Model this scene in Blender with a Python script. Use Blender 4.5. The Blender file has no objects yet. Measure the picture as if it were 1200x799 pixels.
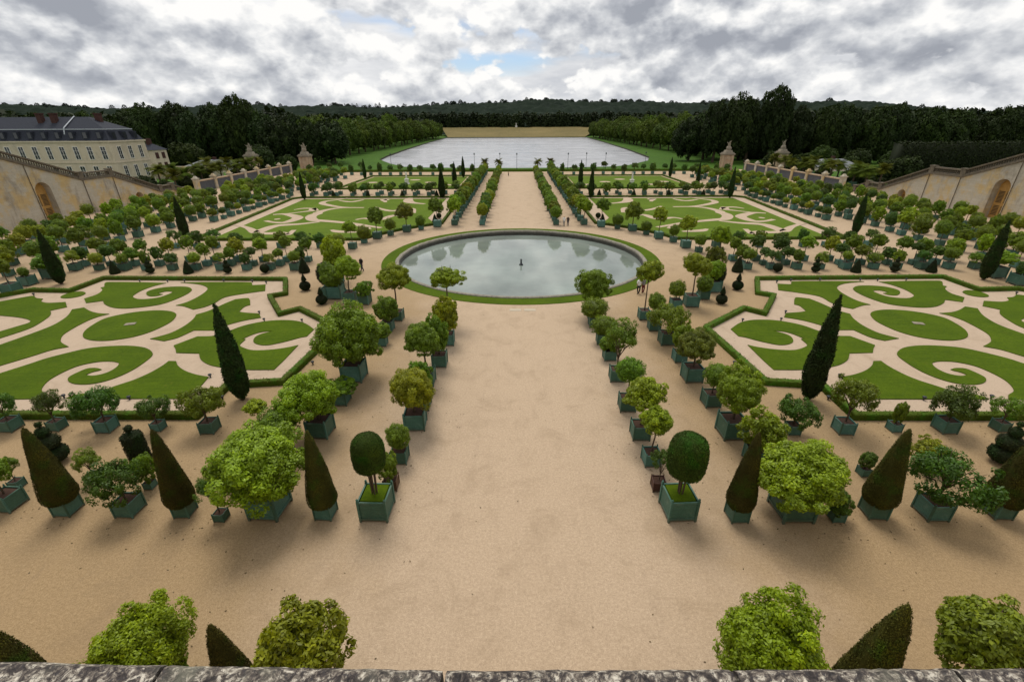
import bpy, bmesh, math, random
import numpy as np
from mathutils import Vector, Matrix
R = math.radians
sc = bpy.context.scene
COL = sc.collection
rnd = random.Random(7)
rng = np.random.default_rng(11)
TAU = math.tau

NEAR_PLANTS = [
    ('orange', -10.9, 7.5, 1.2, 2.69, 4.5, 'y', 'large bright green tree behind the parapet, farther left of two round ones', 1.1),
    ('orange', -6.3, 7.5, 1.2, 2.5, 4.87, 'y', 'large bright green tree behind the parapet at left edge of central gravel', 1.1),
    ('orange', 6.3, 7.7, 1.0, 2.84, 4.73, 'y', 'large pointed yellow green tree behind the parapet at right edge of central gravel', 1.15),
    ('orange', 12.0, 7.6, 1.1, 2.49, 4.91, 'p', 'broad bushy pale green tree just beyond the stone parapet, near the right corner', 1.0),
    ('cone', -14.6, 7.3, 1.3, 1.55, 5.04, '', 'brown green clipped cone cut off by the bottom left corner above the parapet', 1.0),
    ('cone', -8.2, 7.2, 1.0, 1.23, 4.71, '', 'short dark clipped cone between the two nearest round trees, behind the parapet', 1.0),
    ('cone', 9.3, 7.5, 1.2, 1.43, 5.17, '', 'dark clipped cone behind the parapet between pointed yellow green tree and pale bushy tree', 1.0),
    ('bush', -10.3, 7.6, 0.8, 0.82, 2.8, 'g', 'low green shrub tip at the parapet beside the nearest left round tree', 1.0),
    ('cone', -21.1, 15.45, 1.35, 1.32, 4.68, '', 'brown clipped cone in green tub, leftmost whole cone of the front row', 1.0),
    ('pom', -18.21, 15.43, 1.3, 2.36, 2.94, 'd', 'straggly dark green sapling in green tub between the two left brown cones', 1.0),
    ('cone', -15.61, 15.35, 1.2, 1.2, 4.68, '', 'tall brown clipped cone in green tub, left of the small drooping sapling', 1.0),
    ('pom', -13.76, 15.02, 0.72, 1.34, 2.56, 'd', 'small drooping dark sapling in a small tub beside the great round orange tree', 1.0),
    ('orange', -11.79, 15.53, 1.55, 4.17, 4.58, 'y', 'great round orange tree in green tub, biggest crown of the left front row', 0.8),
    ('cone', -9.12, 15.27, 1.0, 1.23, 4.68, '', 'slim brown clipped cone in green tub, right of the great round orange tree', 1.0),
    ('cyl', -6.82, 15.45, 1.45, 1.38, 4.3, '', 'rounded cylinder topiary on bare stems in a grassed green tub, left of the central gravel', 1.0),
    ('bush', -6.58, 17.03, 0.75, 1.13, 2.18, 'g', 'little light green shrub in a rusty brown tub behind the left cylinder topiary', 1.1),
    ('orange', -24.09, 15.73, 1.35, 1.62, 2.91, 'g', 'round green shrub in tub cut by the left edge of the picture', 1.0),
    ('cyl', 6.85, 15.5, 1.45, 1.62, 4.28, '', 'rounded cylinder topiary on bare stems in a grassed green tub, right of the central gravel', 1.0),
    ('cone', 9.41, 15.19, 1.0, 1.2, 4.68, '', 'slim brown clipped cone in green tub, left of the great right orange tree', 1.0),
    ('orange', 12.0, 15.5, 1.6, 4.13, 3.99, 'y', 'great round orange tree in green tub, biggest crown of the right front row', 0.85),
    ('bush', 13.8, 15.11, 0.8, 1.27, 1.4, 'd', 'low dark shrub in small tub tucked under the great right orange tree', 0.9),
    ('cone', 15.67, 15.42, 1.4, 1.35, 4.68, '', 'broad brown clipped cone in green tub, left of the flat topped sapling', 1.0),
    ('pom', 18.24, 15.4, 1.45, 3.07, 3.5, 'd', 'flat topped dense green sapling in green tub, right front row', 1.0),
    ('cone', 21.23, 15.44, 1.4, 1.41, 4.68, '', 'brown clipped cone in green tub at the right edge of the picture', 1.0),
    ('bush', 20.6, 18.6, 0.8, 1.82, 0.9, 'y', 'light feathery bush in tub behind the flat topped sapling on the right', 1.0),
    ('bush', 13.6, 17.9, 0.7, 0.84, 1.3, 'd', 'tiny dark spiky shrub in small tub behind the great right orange tree', 1.1),
    ('bush', 17.0, 18.0, 0.7, 0.93, 0.42, 'd', 'low dark green shrub half hidden behind the broad right cone', 1.0),
    ('pom', -21.55, 17.44, 0.75, 1.26, 1.81, 'g', 'small light green sapling in small tub behind the straggly sapling on the left', 1.0),
    ('bush', -18.42, 16.98, 0.62, 1.14, 2.14, 'g', 'pale green bush in small tub behind the tall left cone', 1.0),
    ('pom', -25.0, 17.0, 0.7, 1.07, 1.86, 'g', 'thin green sapling between the left edge and the leftmost cone', 1.0),
    ('orange', -13.9, 17.6, 0.8, 1.78, 1.65, 'd', 'dark round shrub in small tub pressed behind the great left orange tree', 1.0),
    ('pom', -30.07, 21.69, 1.2, 1.67, 2.39, 'd', 'dark sapling in green tub at the left edge, hedge row', 1.0),
    ('pom', -27.35, 21.74, 0.98, 1.57, 2.47, 'd', 'small dark sapling in small tub before the hedge, second of the left hedge row', 1.0),
    ('pom', -24.33, 21.63, 1.22, 2.43, 2.99, 'd', 'wide spreading dark sapling in green tub before the hedge, third of the left hedge row', 1.0),
    ('pom', -21.36, 21.69, 0.85, 1.76, 2.28, 'd', 'upright small sapling in small tub before the hedge, fourth of the left hedge row', 1.0),
    ('pom', -18.24, 21.55, 1.2, 2.41, 3.09, 'p', 'leaning yellowish sparse sapling in green tub at the corner of the left hedge', 1.0),
    ('orange', -15.33, 21.68, 0.8, 1.47, 2.12, 'y', 'small round standard tree in small tub near the left cypress foot', 0.7),
    ('pom', 15.3, 21.44, 1.0, 2.28, 2.51, 'd', 'dark lopsided sapling in tub in front of the right cypress', 1.0),
    ('pom', 18.27, 21.57, 1.25, 2.43, 3.63, 'g', 'wide open branched sapling in green tub at the corner of the right hedge', 1.0),
    ('bush', 21.28, 21.69, 0.85, 0.86, 2.08, 'g', 'tiny upright green plant in small tub before the right hedge', 1.0),
    ('pom', 24.17, 21.69, 1.3, 2.46, 2.8, 'd', 'dark dense sapling in large green tub before the right hedge', 1.0),
    ('pom', 27.36, 21.76, 0.95, 1.52, 2.27, 'g', 'small yellow green sapling in small tub before the right hedge, nearest the right edge', 1.0),
    ('ball', -13.1, 19.6, 1.0, 2.33, 2.99, 'g', 'round clipped ball bush in front of the first tree of outer left row', 0.95),
    ('orange', -11.68, 21.33, 1.35, 3.49, 4.23, 'y', 'big leafy yellow green orange tree in tub, first of the outer left row', 0.9),
    ('bush', -11.65, 24.55, 1.1, 2.17, 1.67, 'g', 'low green bush in tub hidden behind the first tree of the outer left row', 1.0),
    ('orange', -11.76, 27.62, 1.6, 4.89, 5.92, 'g', 'biggest round deep green orange tree in tub, beside the left parterre point', 1.2),
    ('bush', -11.3, 32.99, 0.95, 1.91, 1.95, 'g', 'dark green bush in tub peeping behind the biggest left orange tree', 1.0),
    ('orange', -11.54, 35.87, 1.1, 2.6, 3.27, 'g', 'leafy round tree in tub right behind the biggest left orange tree', 1.0),
    ('orange', -11.24, 38.3, 1.1, 3.22, 5.44, 'y', 'tall yellowish standard orange tree left of the pool front edge', 0.85),
    ('bush', -15.49, 42.44, 1.2, 2.01, 2.52, 'g', 'bushy green shrub in long tub behind the biggest left orange tree', 0.9),
    ('orange', -17.09, 42.99, 1.35, 2.83, 4.83, 'y', 'yellow green standard orange tree with tall trunk, left of the pool path', 0.95),
    ('ball', -18.97, 44.15, 1.7, 2.59, 3.32, 'g', 'dense clipped green ball bush in large tub, left of the tall trunked standard', 0.9),
    ('ball', -19.7, 44.4, 1.4, 1.9, 3.77, 'g', 'round green ball bush behind the dense ball bush, left of the pool path', 1.0),
    ('ball', -6.61, 19.01, 0.95, 1.45, 2.4, 'g', 'clipped round ball shrub in tub, first of the inner left row', 1.05),
    ('orange', -6.38, 22.05, 1.35, 2.98, 4.05, 'y', 'leafy round orange tree in tub, second of the inner left row', 0.9),
    ('bush', -6.4, 24.1, 1.2, 1.86, 3.52, 'g', 'bushy green tree third in the inner left row', 1.2),
    ('orange', -6.6, 27.0, 1.25, 2.8, 4.62, 'g', 'open dark crowned orange tree, fourth in the inner left row', 0.9),
    ('bush', -6.1, 29.6, 1.2, 2.18, 4.23, 'g', 'upright dark green tree fifth in the inner left row', 1.3),
    ('bush', -6.0, 33.2, 1.2, 2.4, 4.42, 'y', 'yellow green bushy tree, sixth in the inner left row', 1.25),
    ('orange', -6.4, 37.0, 1.2, 2.89, 5.42, 'y', 'slender standard orange tree with forked trunk before the pool, last of the inner left row', 0.7),
    ('pom', 6.4, 16.99, 0.7, 1.04, 2.38, 'd', 'thin sapling in a rusty brown tub behind the right cylinder topiary', 1.0),
    ('orange', 6.55, 18.86, 0.95, 1.82, 3.55, 'y', 'round yellow green orange tree in tub, second of the inner right row', 0.95),
    ('orange', 6.52, 21.09, 1.1, 2.39, 4.0, 'y', 'leafy yellow green orange tree in tub, third of the inner right row', 0.85),
    ('ball', 6.4, 23.9, 1.1, 1.88, 3.68, 'g', 'clipped round ball tree in tub, fourth of the inner right row', 0.95),
    ('pom', 6.48, 27.49, 1.1, 2.49, 4.4, 'g', 'loose spiky crowned tree in tub, fifth of the inner right row', 1.0),
    ('bush', 6.54, 30.55, 1.0, 1.9, 2.02, 'g', 'dark low bush sixth in the inner right row', 1.0),
    ('ball', 6.51, 33.36, 1.1, 2.31, 2.43, 'g', 'round green bush in tub, seventh in the inner right row', 1.0),
    ('ball', 6.43, 36.79, 1.2, 2.8, 2.69, 'g', 'wide rounded bush in tub, eighth in the inner right row', 0.95),
    ('orange', 6.6, 39.0, 1.3, 3.42, 4.67, 'g', 'broad round topped orange tree before the pool, last of the inner right row', 0.9),
    ('orange', 11.73, 21.28, 1.45, 2.94, 4.37, 'y', 'big leafy yellow green orange tree in tub, second of the outer right row', 0.95),
    ('bush', 12.02, 18.95, 1.1, 2.39, 3.24, 'y', 'bushy yellow green shrub in tub, first of the outer right row, behind the slim cone', 0.95),
    ('ball', 11.79, 24.39, 1.1, 1.87, 3.02, 'g', 'round clipped bush in tub, third of the outer right row', 0.9),
    ('orange', 11.68, 27.51, 1.35, 2.67, 4.02, 'o', 'round brownish olive orange tree in square tub, fourth of the outer right row', 0.95),
    ('bush', 11.72, 30.28, 1.0, 1.85, 3.22, 'g', 'upright green shrub in tub behind the olive orange tree', 1.0),
    ('pom', 11.64, 33.27, 1.25, 3.36, 3.53, 'g', 'loose pale green shrubby tree in tub, sixth of the outer right row', 1.0),
    ('ball', 11.4, 36.01, 1.1, 1.71, 3.42, 'g', 'round green bush behind the loose pale tree, seventh of the outer right row', 1.0),
    ('orange', 11.15, 38.44, 1.1, 2.52, 5.58, 'y', 'slender standard orange tree with bare trunk at the right front edge of the pool', 0.85),
    ('ball', 14.86, 41.16, 1.1, 1.93, 2.8, 'g', 'small round ball standard in tub right of the pool edge', 0.95),
    ('orange', 16.55, 41.75, 1.4, 2.79, 5.32, 'y', 'bright yellow green tree on tall bare trunk, blue green tub right of pool', 0.85),
    ('ball', 18.49, 43.72, 1.1, 1.87, 2.5, 'g', 'dark ball shrub in tub beside the bright yellow green standard', 1.0),
    ('bush', 20.32, 45.96, 1.5, 2.29, 3.62, 'y', 'dense yellow green shrub in long tub right of the pool path', 1.0),
    ('bush', 21.2, 49.0, 1.4, 2.4, 4.48, 'o', 'olive brown dense tree in tub behind the yellow green shrub', 1.0),
    ('bush', -20.6, 49.0, 1.4, 3.16, 5.69, 'y', 'golden dense tree in tub at the left edge of the pool path', 1.0),
    ('orange', 26.93, 60.72, 1.0, 2.92, 4.2, 'y', 'golden yellow crowned orange tree behind the right ring of tubs', 1.0),
    ('ball', -24.56, 61.13, 1.0, 2.08, 3.13, 'y', 'tall yellowish little tree in small tub, first along left pool ring from near side', 1.0),
    ('orange', -23.89, 64.57, 1.35, 2.05, 4.18, 'y', 'tall yellowish orange tree in large tub, second along left pool ring from near side', 1.0),
    ('ball', -23.27, 68.01, 1.05, 2.42, 2.67, 'g', 'green little tree in small tub, third along left pool ring from near side', 1.0),
    ('orange', -22.12, 71.07, 1.6, 3.01, 5.14, 'g', 'green orange tree in large tub, fourth along left pool ring from near side', 1.0),
    ('ball', -20.59, 73.19, 1.1, 2.04, 2.85, 'g', 'green little tree in small tub, fifth along left pool ring from near side', 1.0),
    ('orange', -18.55, 75.96, 1.6, 3.06, 4.91, 'o', 'tall olive orange tree in large tub, sixth along left pool ring from near side', 1.0),
    ('ball', -16.53, 77.7, 1.1, 2.01, 2.44, 'g', 'green little tree in small tub, seventh along left pool ring from near side', 1.0),
    ('orange', -14.12, 80.08, 1.7, 2.92, 5.13, 'g', 'green orange tree in large tub, eighth along left pool ring from near side', 1.0),
    ('orange', 14.22, 79.67, 1.6, 2.6, 5.1, 'g', 'green orange tree in large tub, first along right pool ring from far side', 1.0),
    ('ball', 16.7, 77.98, 1.1, 2.15, 2.58, 'g', 'green little tree in small tub, second along right pool ring from far side', 1.0),
    ('orange', 18.8, 76.18, 1.6, 3.32, 4.9, 'g', 'green orange tree in large tub, third along right pool ring from far side', 1.0),
    ('ball', 20.38, 73.36, 1.1, 2.03, 2.31, 'g', 'green little tree in small tub, fourth along right pool ring from far side', 1.0),
    ('orange', 21.56, 70.62, 1.6, 2.57, 5.08, 'y', 'tall yellowish orange tree in large tub, fifth along right pool ring from far side', 1.0),
    ('ball', 23.07, 68.17, 1.2, 1.77, 2.65, 'g', 'green little tree in small tub, sixth along right pool ring from far side', 1.0),
    ('orange', 23.75, 64.76, 1.6, 2.49, 4.83, 'y', 'tall yellowish orange tree in large tub, seventh along right pool ring from far side', 1.0),
    ('ball', 24.69, 62.14, 1.1, 1.85, 2.68, 'g', 'green little tree in small tub, eighth along right pool ring from far side', 1.0),
    ('orange', -54.73, 51.09, 1.7, 2.99, 2.99, 'g', 'round tree in big tub just left of the second left cypress', 0.75),
    ('ball', -55.1, 48.43, 1.3, 1.24, 2.15, 'g', 'small ball standard in tub left of the second left cypress', 1.0),
    ('orange', -54.15, 45.67, 1.4, 2.15, 4.03, 'g', 'green tree in tub at the left edge beside the parterre hedge', 1.0),
    ('orange', 54.38, 50.77, 1.6, 2.67, 3.22, 'y', 'yellow green spreading tree in big tub right of the second right cypress', 0.75),
    ('orange', 54.36, 48.02, 1.5, 1.82, 2.62, 'd', 'dark tub tree at the right edge beside the parterre hedge', 1.0),
]
BED_LAWNS = [
    [(28.39, 48.27, 1), (29.74, 48.06, 1), (30.35, 49.06, 1), (32.0, 49.18, 0), (33.51, 49.17, 0), (36.04, 49.16, 0), (38.42, 49.02, 1), (36.25, 48.51, 0), (34.95, 47.84, 0), (34.03, 46.89, 0), (33.57, 45.6, 0), (33.43, 44.03, 0), (33.57, 42.71, 0), (34.07, 41.82, 1), (33.16, 41.61, 0), (31.62, 40.71, 1), (30.99, 41.31, 0), (30.61, 42.46, 0), (30.54, 44.21, 0), (28.98, 45.37, 0), (27.39, 46.17, 1)],
    [(39.97, 48.89, 1), (42.35, 49.12, 0), (46.25, 49.27, 0), (46.96, 48.98, 0), (45.92, 47.59, 1), (46.09, 47.29, 1), (45.21, 46.46, 0), (44.63, 45.02, 0), (44.91, 43.81, 1), (43.59, 42.51, 1), (42.42, 43.16, 1), (41.44, 42.2, 0), (39.9, 41.28, 0), (38.41, 41.04, 0), (37.04, 41.38, 0), (35.9, 42.06, 0), (35.37, 43.19, 0), (35.16, 44.71, 0), (35.29, 45.95, 0), (35.79, 46.88, 0), (36.86, 47.56, 0), (38.45, 47.55, 0), (39.56, 47.05, 0), (39.95, 46.11, 0), (39.51, 45.22, 0), (38.63, 44.52, 0), (37.9, 44.63, 0), (37.67, 45.12, 1), (38.44, 45.36, 1), (37.96, 46.01, 0), (37.14, 45.83, 0), (37.1, 44.98, 0), (37.41, 44.11, 0), (38.23, 43.67, 0), (39.25, 43.67, 0), (40.32, 44.41, 0), (40.7, 45.39, 0), (40.83, 46.48, 0), (40.61, 47.81, 0)],
    [(27.45, 43.22, 1), (28.04, 43.88, 0), (29.11, 43.54, 1), (29.46, 42.4, 0), (29.69, 41.16, 0), (29.96, 40.21, 0), (30.5, 39.41, 1), (30.08, 38.32, 0), (29.84, 36.76, 0), (30.0, 35.31, 0), (30.45, 34.62, 0), (30.97, 34.07, 1), (30.39, 33.91, 0), (29.49, 33.63, 1), (28.8, 34.29, 0), (28.4, 35.79, 1), (26.76, 35.79, 1), (26.23, 36.85, 0), (25.25, 37.93, 0), (24.01, 38.65, 1), (24.69, 39.65, 1), (26.02, 39.85, 0), (26.87, 40.13, 1), (27.04, 41.47, 0), (26.74, 41.94, 1)],
    [(32.29, 39.27, 0), (32.99, 39.97, 0), (34.05, 40.4, 0), (35.26, 40.46, 0), (36.59, 40.11, 0), (37.71, 39.39, 0), (38.36, 38.43, 0), (38.26, 37.12, 0), (37.86, 35.77, 0), (37.07, 34.61, 0), (36.06, 33.95, 0), (34.82, 33.69, 0), (33.62, 33.91, 0), (32.62, 34.51, 0), (32.0, 35.43, 0), (31.73, 36.64, 0), (31.75, 37.91, 0)],
    [(18.02, 35.98, 1), (19.36, 37.29, 0), (20.67, 37.94, 0), (22.24, 38.01, 0), (23.54, 37.59, 0), (24.6, 36.77, 0), (25.31, 35.56, 0), (26.03, 34.63, 0), (27.27, 34.52, 1), (27.7, 33.63, 0), (28.11, 32.79, 1), (27.55, 32.18, 0), (27.02, 31.49, 1), (25.17, 31.39, 1), (24.36, 30.36, 0), (23.25, 29.56, 0), (21.99, 29.12, 0), (20.08, 28.78, 0), (18.04, 28.78, 1), (18.0, 30.36, 0), (18.04, 32.86, 1), (18.58, 32.49, 0), (19.48, 32.12, 0), (20.53, 31.92, 0), (21.44, 31.98, 0), (22.46, 32.53, 0), (22.83, 33.0, 0), (22.92, 33.97, 0), (23.19, 33.97, 0), (22.85, 34.86, 0), (22.3, 35.44, 0), (21.37, 35.68, 1), (22.09, 35.05, 0), (22.32, 34.41, 0), (22.03, 33.53, 0), (21.37, 33.0, 0), (20.57, 32.86, 0), (19.84, 33.22, 0), (19.17, 33.71, 0), (18.51, 34.3, 0), (18.05, 34.53, 1)],
    [(22.16, 27.73, 1), (23.24, 28.05, 0), (24.43, 28.62, 0), (25.45, 29.38, 0), (26.07, 30.09, 1), (26.65, 30.12, 1), (26.61, 29.38, 0), (26.76, 28.29, 0), (27.13, 27.34, 0), (27.66, 26.66, 0), (28.25, 25.93, 0), (28.99, 25.58, 0), (29.53, 25.37, 0), (29.81, 24.96, 1), (29.1, 24.9, 0), (26.22, 24.91, 0), (23.33, 24.92, 0), (21.88, 24.92, 1), (21.94, 26.43, 0)],
    [(31.51, 25.44, 1), (32.25, 25.86, 0), (32.73, 26.44, 0), (33.11, 27.34, 0), (33.14, 28.45, 0), (32.86, 29.38, 0), (32.05, 29.96, 0), (31.15, 30.09, 0), (30.37, 29.91, 0), (30.0, 29.56, 0), (29.8, 28.87, 0), (29.97, 28.21, 0), (30.56, 27.89, 0), (31.17, 28.03, 1), (31.03, 28.42, 0), (30.75, 28.65, 0), (30.67, 28.82, 1), (31.23, 29.02, 0), (31.82, 28.95, 0), (32.02, 28.45, 0), (32.07, 27.73, 0), (31.67, 27.19, 0), (30.92, 26.81, 0), (30.01, 26.73, 0), (29.2, 27.03, 0), (28.6, 27.81, 0), (28.34, 28.87, 0), (28.38, 30.09, 0), (28.57, 31.01, 0), (29.08, 31.68, 0), (30.14, 32.38, 0), (31.57, 32.72, 0), (33.06, 32.68, 0), (34.53, 32.31, 0), (35.54, 31.48, 0), (36.36, 30.54, 0), (36.77, 29.68, 0), (37.59, 28.13, 1), (34.73, 24.77, 1), (31.01, 24.93, 1)],
    [(38.87, 39.59, 1), (40.16, 39.81, 0), (41.4, 40.38, 0), (42.72, 41.27, 1), (43.45, 40.76, 1), (42.48, 39.24, 0), (41.95, 37.89, 0), (41.74, 36.62, 0), (41.97, 34.88, 0), (42.44, 32.67, 1), (39.1, 28.79, 1), (37.91, 30.82, 0), (37.31, 31.97, 0), (36.46, 32.58, 1), (37.67, 33.3, 0), (38.36, 33.95, 0), (39.02, 34.95, 0), (39.37, 36.37, 0), (39.53, 37.9, 0), (39.34, 38.97, 0)],
    [(46.24, 45.54, 0), (47.15, 46.01, 0), (48.01, 45.64, 0), (47.93, 44.48, 0), (47.29, 43.97, 0), (46.43, 44.04, 0), (45.95, 44.66, 0)],
    [(45.94, 42.82, 1), (47.43, 42.56, 0), (48.55, 42.98, 0), (49.18, 43.8, 1), (49.97, 43.96, 0), (50.92, 44.64, 1), (51.46, 44.37, 0), (53.07, 42.64, 1), (49.57, 39.36, 1), (46.83, 38.82, 0), (45.08, 38.15, 0), (44.48, 37.5, 0), (44.71, 36.74, 0), (45.23, 35.29, 1), (43.79, 33.94, 1), (43.21, 36.12, 0), (43.51, 37.63, 0), (44.11, 39.1, 0), (44.76, 39.94, 0), (45.31, 40.46, 1), (44.54, 41.42, 1)],
]
BED_HEDGE = [(19.85, 22.83), (19.98, 26.39), (16.44, 26.84), (15.81, 35.9), (21.18, 40.52), (22.48, 39.22), (25.83, 44.1), (24.56, 44.89), (26.82, 49.81), (48.18, 50.33), (48.15, 45.86), (52.49, 46.12)]
BED_STAKES = [(28.49, 48.67), (30.39, 49.27), (33.75, 49.46), (19.82, 37.76), (23.34, 37.93), (24.69, 39.71), (38.2, 49.39), (40.07, 49.3), (43.31, 49.37), (22.04, 27.73), (25.56, 24.85), (29.99, 25.03), (15.56, 29.65), (19.52, 24.91), (51.09, 44.82)]
FAR_STROKES = [(12, [(33.11, 100.35), (37.68, 100.26), (39.98, 98.03), (40.71, 94.57), (40.3, 93.26), (40.52, 91.34), (39.94, 88.91), (38.36, 86.38), (36.62, 85.73), (33.33, 84.46), (29.21, 82.61), (25.91, 80.42), (23.73, 78.99)]), (9, [(36.63, 100.73), (38.84, 101.45), (41.91, 103.72), (44.48, 106.43), (44.9, 109.5), (43.07, 111.69), (41.36, 114.53)]), (8, [(36.68, 111.83), (38.6, 108.76), (42.21, 110.8)]), (14, [(26.15, 115.25), (25.85, 110.79), (24.43, 107.34), (20.93, 105.25)]), (10, [(30.57, 111.05), (31.93, 111.93), (30.4, 107.89)]), (12, [(36.6, 84.63), (39.41, 82.57), (42.78, 81.2), (43.41, 77.8), (43.64, 75.7), (46.84, 79.17), (50.82, 82.41)]), (12, [(48.82, 92.22), (46.9, 92.89), (44.59, 91.27), (42.41, 88.87), (42.18, 85.98), (42.91, 84.0), (44.91, 84.3), (47.11, 85.8)]), (9, [(41.65, 96.6), (43.75, 99.71), (42.92, 96.85), (43.67, 95.87), (46.9, 92.89)]), (11, [(43.64, 75.7), (41.53, 74.85), (39.14, 74.88), (37.56, 73.87), (38.07, 77.4)]), (7, [(43.51, 99.42), (45.78, 99.67), (47.14, 97.91)]), (10, [(20.99, 93.58), (22.88, 99.06), (26.21, 96.17), (30.91, 101.14)]), (9, [(21.8, 89.18), (24.43, 90.97), (25.92, 86.79), (29.23, 87.89), (30.49, 86.49)]), (9, [(26.88, 75.55), (30.08, 76.13), (31.72, 77.48)]), (9, [(25.39, 78.02), (29.14, 82.4)]), (8, [(45.17, 87.42), (46.23, 87.4)])]
# ------------------------------------------------------------------ helpers
def link(o, parent=None):
    COL.objects.link(o)
    if parent is not None: o.parent = parent
    return o
def tag(o, label=None, cat=None, group=None, kind=None):
    if label: o['label'] = label
    if cat: o['category'] = cat
    if group: o['group'] = group
    if kind: o['kind'] = kind
    return o
def empty(name, loc=(0, 0, 0), rz=0):
    o = bpy.data.objects.new(name, None); link(o)
    o.location = loc; o.rotation_euler = (0, 0, rz); o.empty_display_size = .3
    return o
def mesh_np(name, V, F, mat, lv=None, smooth=False):
    """V (n,3) array, F (m,k) array of equal-size faces"""
    me = bpy.data.meshes.new(name)
    V = np.asarray(V, dtype=np.float32); F = np.asarray(F, dtype=np.int32)
    k = F.shape[1]
    me.vertices.add(len(V)); me.vertices.foreach_set('co', V.ravel())
    me.loops.add(F.size); me.loops.foreach_set('vertex_index', F.ravel())
    me.polygons.add(len(F)); me.polygons.foreach_set('loop_start', np.arange(0, F.size, k, dtype=np.int32))
    me.polygons.foreach_set('loop_total', np.full(len(F), k, dtype=np.int32))
    if smooth: me.polygons.foreach_set('use_smooth', np.ones(len(F), dtype=bool))
    if lv is not None:
        at = me.attributes.new('lv', 'FLOAT', 'POINT'); at.data.foreach_set('value', np.asarray(lv, dtype=np.float32))
    me.update(calc_edges=True); me.validate()
    me.materials.append(mat)
    return me
class MB:
    """collects shapes into one mesh"""
    def __init__(s): s.v = []; s.f = []
    def add(s, v, f):
        n = len(s.v); s.v += [tuple(p) for p in v]; s.f += [tuple(i + n for i in q) for q in f]
    def box(s, x0, x1, y0, y1, z0, z1):
        s.add([(x0,y0,z0),(x1,y0,z0),(x1,y1,z0),(x0,y1,z0),(x0,y0,z1),(x1,y0,z1),(x1,y1,z1),(x0,y1,z1)],
              [(0,3,2,1),(4,5,6,7),(0,1,5,4),(1,2,6,5),(2,3,7,6),(3,0,4,7)])
    def frustum(s, hx0, hy0, z0, hx1, hy1, z1, cx=0, cy=0):
        s.add([(cx-hx0,cy-hy0,z0),(cx+hx0,cy-hy0,z0),(cx+hx0,cy+hy0,z0),(cx-hx0,cy+hy0,z0),(cx-hx1,cy-hy1,z1),(cx+hx1,cy-hy1,z1),(cx+hx1,cy+hy1,z1),(cx-hx1,cy+hy1,z1)],
              [(0,3,2,1),(4,5,6,7),(0,1,5,4),(1,2,6,5),(2,3,7,6),(3,0,4,7)])
    def lathe(s, prof, n=12, cx=0, cy=0, ang0=0):
        v = []; f = []
        for r, z in prof:
            for i in range(n):
                a = TAU*i/n + ang0; v.append((cx+r*math.cos(a), cy+r*math.sin(a), z))
        for j in range(len(prof)-1):
            for i in range(n):
                a = j*n+i; b = j*n+(i+1) % n; f.append((a, b, b+n, a+n))
        f.append(tuple(range(n-1, -1, -1))); m = (len(prof)-1)*n; f.append(tuple(range(m, m+n)))
        s.add(v, f)
    def tube(s, pts, rad, n=7):
        pts = [Vector(p) for p in pts]; v = []; f = []
        if not hasattr(rad, '__len__'): rad = [rad]*len(pts)
        for k, p in enumerate(pts):
            d = (pts[min(k+1, len(pts)-1)] - pts[max(k-1, 0)]).normalized()
            u = d.orthogonal().normalized(); w = d.cross(u)
            if k and u.dot(pu) < 0: pass
            pu = u
            for i in range(n):
                a = TAU*i/n; v.append(p + (u*math.cos(a) + w*math.sin(a))*rad[k])
        for j in range(len(pts)-1):
            for i in range(n):
                a = j*n+i; b = j*n+(i+1) % n; f.append((a, b, b+n, a+n))
        f.append(tuple(range(n-1, -1, -1))); m = (len(pts)-1)*n; f.append(tuple(range(m, m+n)))
        s.add(v, f)
    def mesh(s, name, mat, smooth=False, bevel=0, fix=True):
        me = bpy.data.meshes.new(name); me.from_pydata(s.v, [], s.f)
        if fix or bevel:
            bm = bmesh.new(); bm.from_mesh(me)
            if bevel: bmesh.ops.bevel(bm, geom=bm.edges[:], offset=bevel, segments=1, affect='EDGES')
            bmesh.ops.recalc_face_normals(bm, faces=bm.faces); bm.to_mesh(me); bm.free()
        me.materials.append(mat)
        if smooth:
            for p in me.polygons: p.use_smooth = True
        return me
    def obj(s, name, mat, parent=None, **k):
        o = bpy.data.objects.new(name, s.mesh(name, mat, **k)); return link(o, parent)
def fill_mesh(name, loops, z, mat, depth=0):
    """flat sheet bounded by loops (first outer, others holes), optionally with skirt"""
    bm = bmesh.new(); allv = []
    for lp in loops:
        vs = [bm.verts.new((p[0], p[1], z)) for p in lp]; allv.append(vs)
        for i in range(len(vs)): bm.edges.new((vs[i], vs[(i+1) % len(vs)]))
    bmesh.ops.triangle_fill(bm, use_beauty=True, use_dissolve=False, edges=bm.edges[:])
    if depth:
        bed = [e for e in bm.edges if len(e.link_faces) == 1]
        r = bmesh.ops.extrude_edge_only(bm, edges=bed)
        for g in r['geom']:
            if isinstance(g, bmesh.types.BMVert): g.co.z -= depth
    bmesh.ops.recalc_face_normals(bm, faces=bm.faces)
    up = [f for f in bm.faces if abs(f.normal.z) > .9]
    if up and sum(f.normal.z for f in up) < 0: bmesh.ops.reverse_faces(bm, faces=bm.faces[:])
    me = bpy.data.meshes.new(name); bm.to_mesh(me); bm.free(); me.materials.append(mat)
    return me
def copy_tree(o, parent=None):
    c = o.copy(); link(c)
    if parent is not None: c.parent = parent
    for ch in o.children: copy_tree(ch, c)
    return c

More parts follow.
